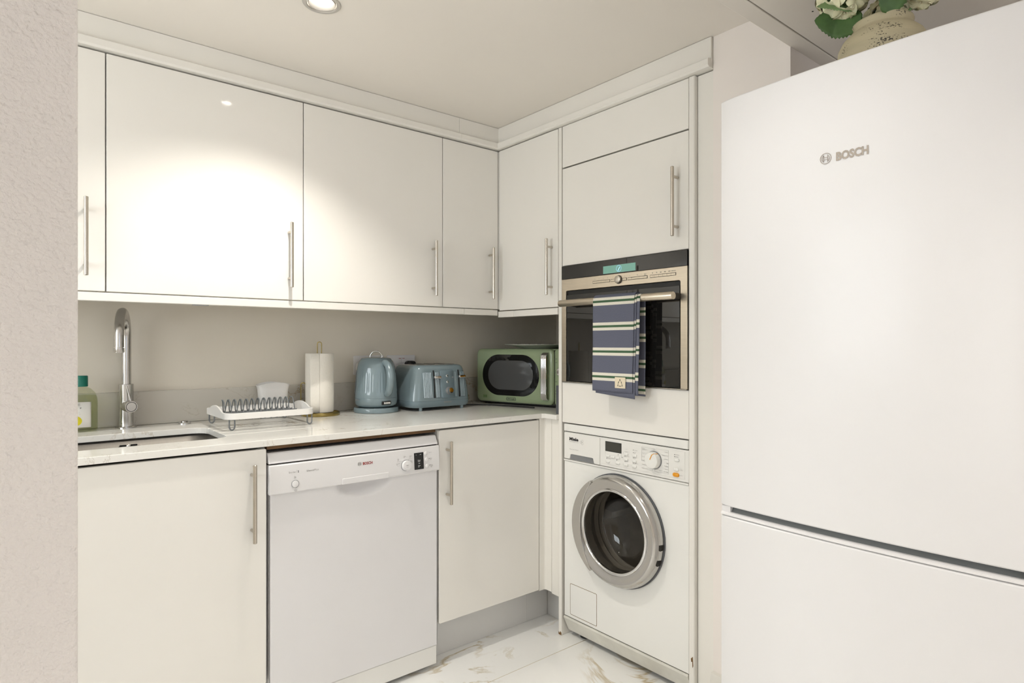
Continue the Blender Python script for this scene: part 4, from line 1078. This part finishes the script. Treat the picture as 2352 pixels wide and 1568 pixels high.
def hoop(x, y, along):
    w_ = .0085
    pts = []
    for i in range(9):
        a = PI * i / 8
        d_ = w_ * math.cos(a); pts.append((x + (d_ if along == 'x' else 0), y + (d_ if along == 'y' else 0), ZC + .0135 - .0110 * math.sin(a) + .0008))
    return [(pts[0][0], pts[0][1], ZC + .041)] + pts + [(pts[-1][0], pts[-1][1], ZC + .041)]
for x, y in ((.586, 2.424), (.588, 2.176), (.850, 2.174), (.848, 2.424)):
    obj('leg', MB().tube(hoop(x, y, 'x'), .0026, 8), RACKG, t, smooth=60)
b = MB()
for i in range(13):
    x = rx0 + .028 + i * (rx1 - rx0 - .056) / 12
    b.tube([(x, ry0 + .008, ZC + .041), (x, ry0 + .02, ZC + .036), (x, ry1 - .02, ZC + .036), (x, ry1 - .008, ZC + .041)], .0016, 6)
for i in range(5):
    y = ry0 + .045 + i * .048
    b.tube([(rx0 + .01, y, ZC + .0385), (rx1 - .01, y, ZC + .0385)], .0016, 6)
obj('wire_base', b, RACKG, t, smooth=60)
# looped plate prongs: a waved wire and the legs that drop from its crests to the front rail
pts = []
n_ = 12; pt_ = .0200; x_s = .590
for i in range(n_):
    for k in range(12):
        a = 2 * PI * k / 12
        c_ = math.cos(a); sh = math.copysign(abs(c_) ** .75, c_)
        pts.append((x_s + pt_ * (i + k / 12) - .0030 * math.sin(a) * (1 if c_ > 0 else -1) * 0, 2.318 - .012 * (sh + 1) / 2, ZC + .0715 + .0225 * sh))
pts.append((x_s + pt_ * n_, 2.306, ZC + .094))
obj('plate_prongs', MB().tube(pts, .0020, 7), RACKG, t, smooth=70)
for i in range(n_ + 1):
    x = x_s + i * pt_
    q = [(x, 2.306, ZC + .0940), (x + .001, 2.296, ZC + .0935), (x + .002, 2.288, ZC + .086), (x + .0025, 2.278, ZC + .066), (x + .0025, 2.270, ZC + .045), (x + .002, 2.262, ZC + .037)]
    obj('prong_leg', MB().tube(q, .0020, 7), RACKG, t, smooth=70)
for yy, z_ in ((2.2725, .050), (2.318, .049), (2.262, .038)):
    obj('rail', MB().tube([(.588, yy, ZC + z_), (.840, yy, ZC + z_)], .0022, 6), RACKG, t, smooth=60)
t = thing('cutlery_cup', 'white flared plastic cutlery cup behind the dish rack', 'cup', (.82, 2.475, ZC))
def cup_ring(hx, hy, z, arch=0.0, n=40):
    out = []
    for i in range(n):
        a = 2 * PI * i / n
        cx_, sy_ = math.cos(a), math.sin(a)
        sx_ = math.copysign(abs(cx_) ** .45, cx_); ss = math.copysign(abs(sy_) ** .6, sy_)
        out.append((.8215 + hx * sx_, 2.478 + hy * ss, ZC + z + arch * (1 - sx_ * sx_)))
    return out
b = MB().loft([cup_ring(.045, .022, .0005), cup_ring(.048, .024, .004), cup_ring(.0560, .031, .110), cup_ring(.0600, .034, .126, .012), cup_ring(.0620, .0355, .127, .012), cup_ring(.0612, .0350, .1285, .012), cup_ring(.0585, .033, .127, .012), cup_ring(.0540, .029, .108), cup_ring(.046, .022, .006)], cap=True)
obj('cup_wall', b, CUPM, t, smooth=50)

# ------------------------------------------------------------------ paper towel holder and roll
px_, py_ = 1.0, 2.442
t = thing('paper_towel_holder', 'antique brass paper towel stand next to the dish rack', 'towel holder', (px_, py_, ZC))
m = T(px_, py_, ZC)
obj('base_ring', MB(m).lathe([(.0755, .0004), (.0765, .002), (.0765, .0125), (.0755, .014), (.073, .014), (.072, .0125), (.072, .002), (.073, .0004), (.0755, .0004)], seg=56), BRASS, t, smooth=40)
b = MB(m)
for i in range(12):
    a = 2 * PI * i / 12
    b.tube([(.012 * math.cos(a), .012 * math.sin(a), .0115), (.073 * math.cos(a), .073 * math.sin(a), .0115)], .0016, 6)
b.lathe([(0, .009), (.014, .009), (.014, .0135), (0, .0135)], seg=16)
obj('base_spokes', b, BRASS, t, smooth=50)
vr = Vector((.7716, -.636, 0))
def loop(w_, z0, z1, c0):
    pts = [tuple(c0 - vr * w_ + Vector((0, 0, z0))), tuple(c0 - vr * w_ + Vector((0, 0, z1 - w_)))]
    for i in range(1, 9):
        a = PI - PI * i / 8
        pts.append(tuple(c0 + vr * (w_ * math.cos(a)) + Vector((0, 0, z1 - w_ + w_ * math.sin(a)))))
    pts.append(tuple(c0 + vr * w_ + Vector((0, 0, z0)))); return pts
obj('centre_pole', MB(m).tube(loop(.0085, .012, .298, Vector((-.004, 0, 0))), .0019, 8), BRASS, t, smooth=60)
obj('tear_arm', MB(m).tube(loop(.0095, .012, .132, Vector((-.056, .036, 0)) * 1.02), .0022, 8), BRASS, t, smooth=60)
t = thing('paper_towel_roll', 'white embossed kitchen paper roll on the brass stand', 'paper roll', (px_, py_, ZC + .014))
m = T(px_ - .003, py_, ZC)
obj('roll', MB(m).lathe([(.019, .0146), (.054, .0146), (.0555, .018), (.0562, .14), (.0560, .249), (.0550, .2515), (.019, .2515), (.019, .0146)], seg=64), PAPER, t, smooth=40)
def flap(i, j):
    a0_ = R(-112)            # leaves the roll on the side that faces the room
    s_ = .062 * i
    cx_, sy_ = math.cos(a0_ - .55 * i), math.sin(a0_ - .55 * i)
    rr = .0567 + .016 * i ** 1.6 * (1 - .25 * (1 - j))
    return (rr * cx_, rr * sy_, .0155 + .235 * j)
obj('loose_sheet', MB(m).grid(flap, 10, 6), PAPER, t, smooth=80, solid=.0006)

# ------------------------------------------------------------------ kettle
kx, ky = 1.236, 2.416
ha = math.atan2(-1.0, .016)
t = thing('kettle', 'duck-egg blue electric kettle with fluted body and chrome lid loop', 'kettle', (kx, ky, ZC), ha)
m = T(kx, ky, ZC, ha)
obj('power_base', MB(m).lathe([(0, .0004), (.092, .0004), (.0945, .003), (.0945, .017), (.092, .021), (.08, .022), (0, .022)], seg=56), BLUE, t, smooth=40)
def kr(z):  # body radius
    P_ = [(.026, .078), (.034, .0865), (.050, .0897), (.075, .0893), (.12, .0864), (.16, .0832), (.188, .0800), (.205, .0760), (.216, .0710), (.2245, .0640)]
    for (z0, r0), (z1, r1) in zip(P_, P_[1:]):
        if z <= z1: k = (z - z0) / (z1 - z0); return r0 + (r1 - r0) * k
    return P_[-1][1]
def kbody(i, j):
    a = 2 * PI * i; z = .0625 + (.2245 - .0625) * j
    r = kr(z)
    if .085 < z < .170:
        e = min(1, (z - .085) / .004, (.170 - z) / .004)
        r += -.0009 * e * max(0, math.sin(a * 44)) ** .5
    return (r * math.cos(a), r * math.sin(a), z)
obj('body', MB(m).grid(kbody, 220, 40), BLUE, t, smooth=45)
obj('lower_body', MB(m).lathe([(.06, .0235), (.074, .024), (.081, .0275), (.0875, .036), (.0892, .050), (.0895, .0615), (.0886, .0624), (.05, .0624)], seg=64), BLUE, t, smooth=45)
obj('lid', MB(m).lathe([(.0640, .2247), (.0632, .2270), (.060, .2290), (.045, .2325), (.02, .2340), (0, .2343)], seg=48), BLUE, t, smooth=45)
tv = Matrix.Rotation(-ha, 4, 'Z').to_3x3() @ vr
lp = [tuple(tv * (.0265 * math.cos(PI - PI * i / 10)) + Vector((0, 0, .230 + .029 * math.sin(PI * i / 10)))) for i in range(11)]
obj('lid_loop', MB(m).tube(lp, .0026, 8), CHROME, t, smooth=60)
hp = [(.070, 0, .212), (.086, 0, .210), (.106, 0, .200), (.120, 0, .178), (.1255, 0, .150), (.122, 0, .118), (.112, 0, .094), (.098, 0, .082), (.087, 0, .080)]
hpf = []
for i in range(len(hp) - 1):
    for k in range(4): hpf.append(tuple(Vector(hp[i]).lerp(Vector(hp[i + 1]), k / 4)))
hpf.append(hp[-1])
hh_ = obj('handle', MB(m).tube(hpf, [.0125 + .004 * math.sin(PI * i / (len(hpf) - 1)) for i in range(len(hpf))], 16), BLUE, t, smooth=70)
md = hh_.modifiers.new('smooth', 'SUBSURF'); md.levels = 1; md.render_levels = 1
KF = m @ Matrix(((0, 0, 1, .0915), (1, 0, 0, 0), (0, 1, 0, 0), (0, 0, 0, 1)))
obj('switch_recess', MB(KF).box(-.020, .020, .036, .0505, -.012, .0012), BLACK, t)
obj('switch', MB(KF).prism(rrect(-.014, .0165, .0395, .0480, .002, 3), -.002, .0048, .0015), CHROME, t, smooth=40)
obj('spout_lip', MB(m).loft([[(-.060, -.022, .190), (-.060, .022, .190), (-.060, .018, .2135), (-.060, -.018, .2135)], [(-.090, -.008, .204), (-.090, .008, .204), (-.090, .009, .2135), (-.090, -.009, .2135)]]), BLUE, t, bevel=.003)
# water gauge on the left flank as seen from the room
ga = math.atan2(-.89, -.455) - R(80) - ha
def gauge(k, o0):
    return lambda i, j: ((kr(.078 + .1 * j) + o0) * math.cos(ga + (2 * i - 1) * k), (kr(.078 + .1 * j) + o0) * math.sin(ga + (2 * i - 1) * k), .078 + .1 * j)
obj('water_gauge', MB(m).grid(gauge(.065, .0008), 3, 10), MGREY, t, solid=.0008)
tb = R(-58); KT = m @ Matrix.Rotation(math.atan2(-.89, -.455) - ha + tb, 4, 'Z') @ Matrix(((0, 0, 1, .0913), (1, 0, 0, 0), (0, 1, 0, 0), (0, 0, 0, 1)))
text('lettering', 'KENWOOD', KT, -.014, .053, .0042, GREYP, t, bold=.02, w=.0008)

# ------------------------------------------------------------------ toaster
t = thing('toaster', 'duck-egg blue four-slice toaster with two chrome levers', 'toaster', (1.497, 2.405, ZC))
tx0, tx1, ty0, ty1 = 1.345, 1.650, 2.288, 2.530
cxm, cym = (tx0 + tx1) / 2, (ty0 + ty1) / 2
def tring(sx_, sy_, z, r, n=10, dy_=0.0):
    return [(u, v + dy_, ZC + z) for u, v in rrect(cxm - sx_, cxm + sx_, cym - sy_, cym + sy_, r, n)]
hx, hy = (tx1 - tx0) / 2, (ty1 - ty0) / 2
obj('base_band', MB().loft([tring(hx - .02, hy - .02, .013, .03), tring(hx - .008, hy - .008, .0145, .036), tring(hx - .001, hy - .001, .024, .042), tring(hx, hy, .036, .042), tring(hx, hy, .0425, .042)]), BLUED, t, smooth=45)
tw = lambda z: hx - .0005 - .026 * ((z - .043) / .15) ** 1.6
th_ = lambda z: hy - .0005 - .016 * ((z - .043) / .15) ** 1.6
rings = [tring(tw(z), th_(z), z, .042) for z in (.043, .07, .10, .13, .16, .180)]
rings += [tring(tw(.180) - .004, th_(.180) - .004, .190, .040), tring(tw(.180) - .011, th_(.180) - .011, .1955, .036), tring(tw(.180) - .019, th_(.180) - .019, .1975, .030)]
obj('body', MB().loft(rings), BLUE, t, smooth=45)
obj('top_plate', MB().loft([tring(tw(.18) - .020, th_(.18) - .020, .1972, .028), tring(tw(.18) - .022, th_(.18) - .022, .1990, .027)]), CHROME, t, smooth=30)
for k in (-1.5, -.5, .5, 1.5):
    obj('slot', MB(T(cxm + k * .052, cym, ZC + .1985)).prism(rrect(-.012, .012, -.072, .072, .004, 3), 0, .0009), BLACK, t)
for x, y in ((tx0 + .045, ty0 + .018), (tx1 - .045, ty0 + .018), (tx0 + .045, ty1 - .03), (tx1 - .045, ty1 - .03)):
    obj('foot', MB(T(x, y, ZC)).lathe([(0, .0004), (.0065, .0004), (.0078, .004), (.0078, .0145), (0, .0145)], seg=14), BLUE, t, smooth=40)
# front face leans back with height
lean = math.atan2(.016, .137)
TF = Matrix.Translation((0, ty0 + .0004, ZC + .043)) @ Matrix.Rotation(-lean, 4, 'X') @ S(0)
TFo = Matrix.Translation((0, ty0 + .0045, ZC + .12)) @ Matrix.Rotation(-lean * 1.05, 4, 'X') @ S(0)
for u in (1.4500, 1.5800):
    obj('lever_slot', MB(TFo).prism(rrect(u - .0022, u + .0022, -.066, .055, .002, 3), -.004, .0016), BLACK, t)
    obj('lever', MB(TFo).prism(rrect(u - .004, u + .030, .018, .029, .003, 3), .004, .016, .002), CHROME, t, smooth=40)
    obj('lever_stem', MB(TFo).box(u - .0018, u + .0018, .019, .028, -.002, .006), MGREY, t)
pl = obj('control_plate', MB(TFo).prism(rrect(1.4840, 1.5540, -.068, .056, .009, 5), -.004, .0024, .0012), BLUED, t, smooth=40)
for v in (.029, .002):
    obj('push_button', MB(TFo).disc(1.5180, v, .0064, .0018, .0048, 20, .0015), CHROME, pl, smooth=50)
    obj('button_mark', MB(TFo).disc(1.5180, v, .0026, .0046, .0052, 10), BLUED, pl)
obj('dial_base', MB(TFo).disc(1.5215, -.037, .0165, .0018, .006, 28, .001), MGREY, pl, smooth=40)
obj('browning_dial', MB(TFo).lathe([(.0125, .005), (.0125, .018), (.0115, .0205), (0, .021)], 1.5235, -.037, 28), CHROME, pl, smooth=40)
b = MB(TFo)
for i in range(7):
    a = R(-30 + i * 40); b.disc(1.5215 + .0215 * math.cos(a), -.037 + .0215 * math.sin(a), .0009, .0022, .0028, 8)
for u in (1.4905, 1.5470):
    b.box(u - .002, u + .002, .0405, .0413, .0022, .0028); b.lathe([(.0026, .0022), (.0034, .0022), (.0034, .0028), (.0026, .0028), (.0026, .0022)], u, .022, 14)
obj('printed_marks', b, GREYP, pl)
for us in ([1.4000 + i * .0072 for i in range(6)], [1.4620 + i * .006 for i in range(3)], [1.5600 + i * .006 for i in range(2)], [1.5930 + i * .0072 for i in range(3)]):
    b = MB(TFo)
    for u in us:
        b.loft([[(u - .0026, -.064, -.002), (u + .0026, -.064, -.002), (u, -.064, .0009)], [(u - .0026, .046, -.002), (u + .0026, .046, -.002), (u, .046, .0009)]])
    obj('flutes', b, BLUE, t, smooth=60)
text('lettering', 'KENWOOD', S(ty0), 1.4980, ZC + .0315, .0062, GREYP, t, width=.040, bold=.02, w=.0006)

# ------------------------------------------------------------------ microwave, its plate, boards
mwa = math.atan2(2.0139 - 2.4543, 1.9132 - 1.7984)      # direction of the front edge
mx, my = 1.7984, 2.4543
t = thing('microwave', 'sage green microwave with oval black window in the worktop corner', 'microwave', (mx, my, ZC), mwa)
M0 = T(mx, my, ZC, mwa)
MF = M0 @ Matrix(((1, 0, 0, 0), (0, 0, -1, 0), (0, 1, 0, 0), (0, 0, 0, 1)))     # u along the front, v up, w out of the front
ml, mh, mdp = .520, .255, .345
def mring(i, w_, r): return [(u, v, w_) for u, v in rrect(i, ml - i, .012 + i, .012 + mh - i, r, 8)]
obj('cabinet', MB(MF).loft([mring(.004, -mdp, .024), mring(0, -mdp + .006, .028), mring(0, -.022, .028), mring(.003, -.017, .026)]), GREEN, t, smooth=45)
# door with softly rounded front edge
def dring(i, w_, r): return [(u, v, w_) for u, v in rrect(i, .447 - i, .012 + i, .012 + mh - i, r, 8)]
dr = obj('door', MB(MF).loft([dring(.002, -.017, .026), dring(0, -.012, .028), dring(.001, -.004, .027), dring(.006, .001, .024), dring(.014, .0035, .018), dring(.022, .0042, .012)]), GREEN, t, smooth=60)
def pring(i, w_, r): return [(u, v, w_) for u, v in rrect(.4495 + i, ml - i, .012 + i, .012 + mh - i, r, 6)]
cpn = obj('control_panel', MB(MF).loft([pring(0, -.017, .012), pring(0, -.006, .012), pring(.004, .0015, .010), pring(.010, .0025, .008)]), GREEN, t, smooth=60)
obj('seam', MB(MF).box(.4465, .4500, .014, .262, -.016, -.004), DARK, t)
uc, vc = .2060, .1425
wo = rrect(uc - .1640, uc + .1640, vc - .0970, vc + .0970, .0965, 16)
wi = rrect(uc - .1300, uc + .1300, vc - .0690, vc + .0690, .0685, 16)
wnd = obj('window_surround', MB(MF).holes(wo, [wi], .001, .0056), BLACKGL, dr, bevel=.0008)
obj('window_screen', MB(MF).prism(wi, -.002, .0046), MESHS, dr)
# ribbed chrome handle
b = MB(MF)
hu0 = .3950
for k in range(4):
    u = hu0 + k * .0078
    b.tube([(u, .036, .003), (u, .040, .016), (u, .048, .0235), (u, .070, .0245), (u, .215, .0245), (u, .236, .0235), (u, .244, .016), (u, .248, .003)], .0041, 8)
obj('handle', b, CHROME, dr, smooth=60)
lg = MB(MF); q = rrect(.2120 - .028, .2120 + .028, .0235, .0385, .0072, 6); q2 = rrect(.2120 - .0265, .2120 + .0265, .0250, .0370, .0058, 6)
lg.holes(q, [q2], .0030, .0050)
lo = obj('badge', lg, BLACKP, dr)
text('lettering', "De'Longhi", MF, .2120, .0286, .0058, BLACKP, dr, align='CENTER', width=.041, bold=.03, w=.0046)
b = MB(MF); b.box(.0450, .0560, .0310, .0440, .0040, .0043); b.box(.0570, .0680, .0310, .0440, .0040, .0043)
obj('rating_sticker', b, LEAFL, dr)
for v in (.165, .085):
    obj('dial', MB(MF).lathe([(.020, .001), (.020, .014), (.017, .017), (0, .0175)], .4860, v, 28), CHROME, cpn, smooth=40)
b = MB(MF)
for v in (.222, .205, .168, .160, .120, .078, .065): b.box(.4560, .4640, v, v + .0015, .0024, .0028)
obj('printed_marks', b, BLACKP, cpn)
for u, w_ in ((.04, -.04), (.46, -.04), (.04, -.30), (.46, -.30)):
    obj('foot', MB(M0 @ T(u, -w_, 0)).lathe([(0, .0004), (.014, .0004), (.014, .013), (0, .013)], seg=14), BLACK, t)
obj('underside', MB(MF).box(.012, ml - .012, .008, .014, -mdp + .01, -.012), BLACK, t)
pc = M0 @ Vector((.262, .175, .255 + .012 + .0004))
t = thing('serving_plate', 'white rimmed plate with dark marks lying on top of the microwave', 'plate', tuple(pc))
obj('dish', MB(T(*pc)).lathe([(0, .0), (.085, .0), (.095, .003), (.150, .0150), (.175, .0188), (.1765, .0200), (.175, .0208), (.150, .0172), (.095, .0060), (0, .0045)], seg=56), CHINA, t, smooth=40)
b = MB(T(*pc))
for i in range(9):
    a = R(-175 + i * 20)
    b.m = T(*pc) @ Matrix.Rotation(a, 4, 'Z')
    b.box(.150, .174, -.008, .009, .0196, .0222)
obj('rim_marks', b, BLACK, t)
t = thing('chopping_board_stand', 'narrow dark grey stand against the side of the oven tower', 'board stand', (1.86, 1.842, ZC))
obj('stand', MB().box(1.766, 2.02, 1.8300, 1.8325, ZC + .0004, ZC + .118).box(1.766, 2.02, 1.8535, 1.856, ZC + .0004, ZC + .118).box(1.766, 2.02, 1.8325, 1.8535, ZC + .0004, ZC + .005).box(1.766, 1.7685, 1.8325, 1.8535, ZC + .005, ZC + .118), DGREY, t)
t = tag(obj('chopping_board', MB(S(1.8425)).prism(rrect(1.772, 2.01, ZC + .0056, 1.1820, .02, 5), -.004, .004), ORANGE, bevel=.001), 'orange chopping board standing in the dark grey stand', 'chopping board')
# microwave flex on the worktop
t = tag(obj('power_cable', MB().tube([(1.62, 2.42, ZC + .004), (1.67, 2.40, ZC + .0036), (1.735, 2.36, ZC + .0036), (1.775, 2.31, ZC + .0036), (1.81, 2.20, ZC + .0036), (1.845, 2.08, ZC + .0036)], .0032, 8), BLACK, smooth=60), 'black mains cable running along the front of the microwave', 'cable')

# ------------------------------------------------------------------ wall sockets and plugs
def socket(x0, label, plugs):
    t = thing('wall_socket', label, 'socket', (x0 + .0735, WY, 1.089), 0, 'double wall sockets')
    F_ = S(WY)
    fp_ = obj('face_plate', MB(F_).prism(rrect(x0, x0 + .147, 1.0465, 1.1325, .004, 3), .0005, .0085), DPLAST, t, bevel=.0015)
    for k in (0, 1):
        u = x0 + (.0640 if k == 0 else .0830)
        obj('rocker_switch', MB(F_).prism(rrect(u - .0085, u + .0085, 1.096, 1.120, .001, 2), .008, .0118), DPLAST, t, bevel=.001)
        obj('switch_mark', MB(F_).box(u - .006, u + .006, 1.1165, 1.1185, .0116, .0121), REDP, t)
        c_ = x0 + (.033 if k == 0 else .114)
        b = MB(F_); b.box(c_ - .002, c_ + .002, 1.084, 1.092, .0083, .0088)
        for s_ in (-1, 1): b.box(c_ + s_ * .011 - .003, c_ + s_ * .011 + .003, 1.066, 1.070, .0083, .0088)
        obj('pin_hole', b, BLACK, t)
    return t
socket(1.2000, 'white double wall socket half hidden behind the kettle', 0)
socket(1.3645, 'white double wall socket with red marked switches behind the toaster', 0)
def plug(name, cu, m_, label):
    t = thing(name, label, 'plug', (cu, WY - .009, 1.080))
    obj('plug_body', MB(S(WY)).loft([[(u, v, w_) for u, v in rrect(cu - .026 + i, cu + .026 - i, 1.058 + i, 1.106 - i, .016, 5)] for i, w_ in ((.001, .0092), (0, .012), (0, .03), (.006, .038), (.012, .040))]), m_, t, smooth=45)
    obj('plug_flex', MB().tube([(cu, WY - .028, 1.060), (cu, WY - .032, 1.03), (cu + .004, WY - .030, 0.99), (cu + .004, WY - .026, 0.95), (cu + .006, WY - .0225, ZC + .012)], .0032, 8), m_, t, smooth=60)
plug('mains_plug', 1.2330, DPLAST, 'white mains plug in the socket behind the kettle')
plug('mains_plug', 1.4785, BLACK, 'black mains plug in the socket above the toaster')
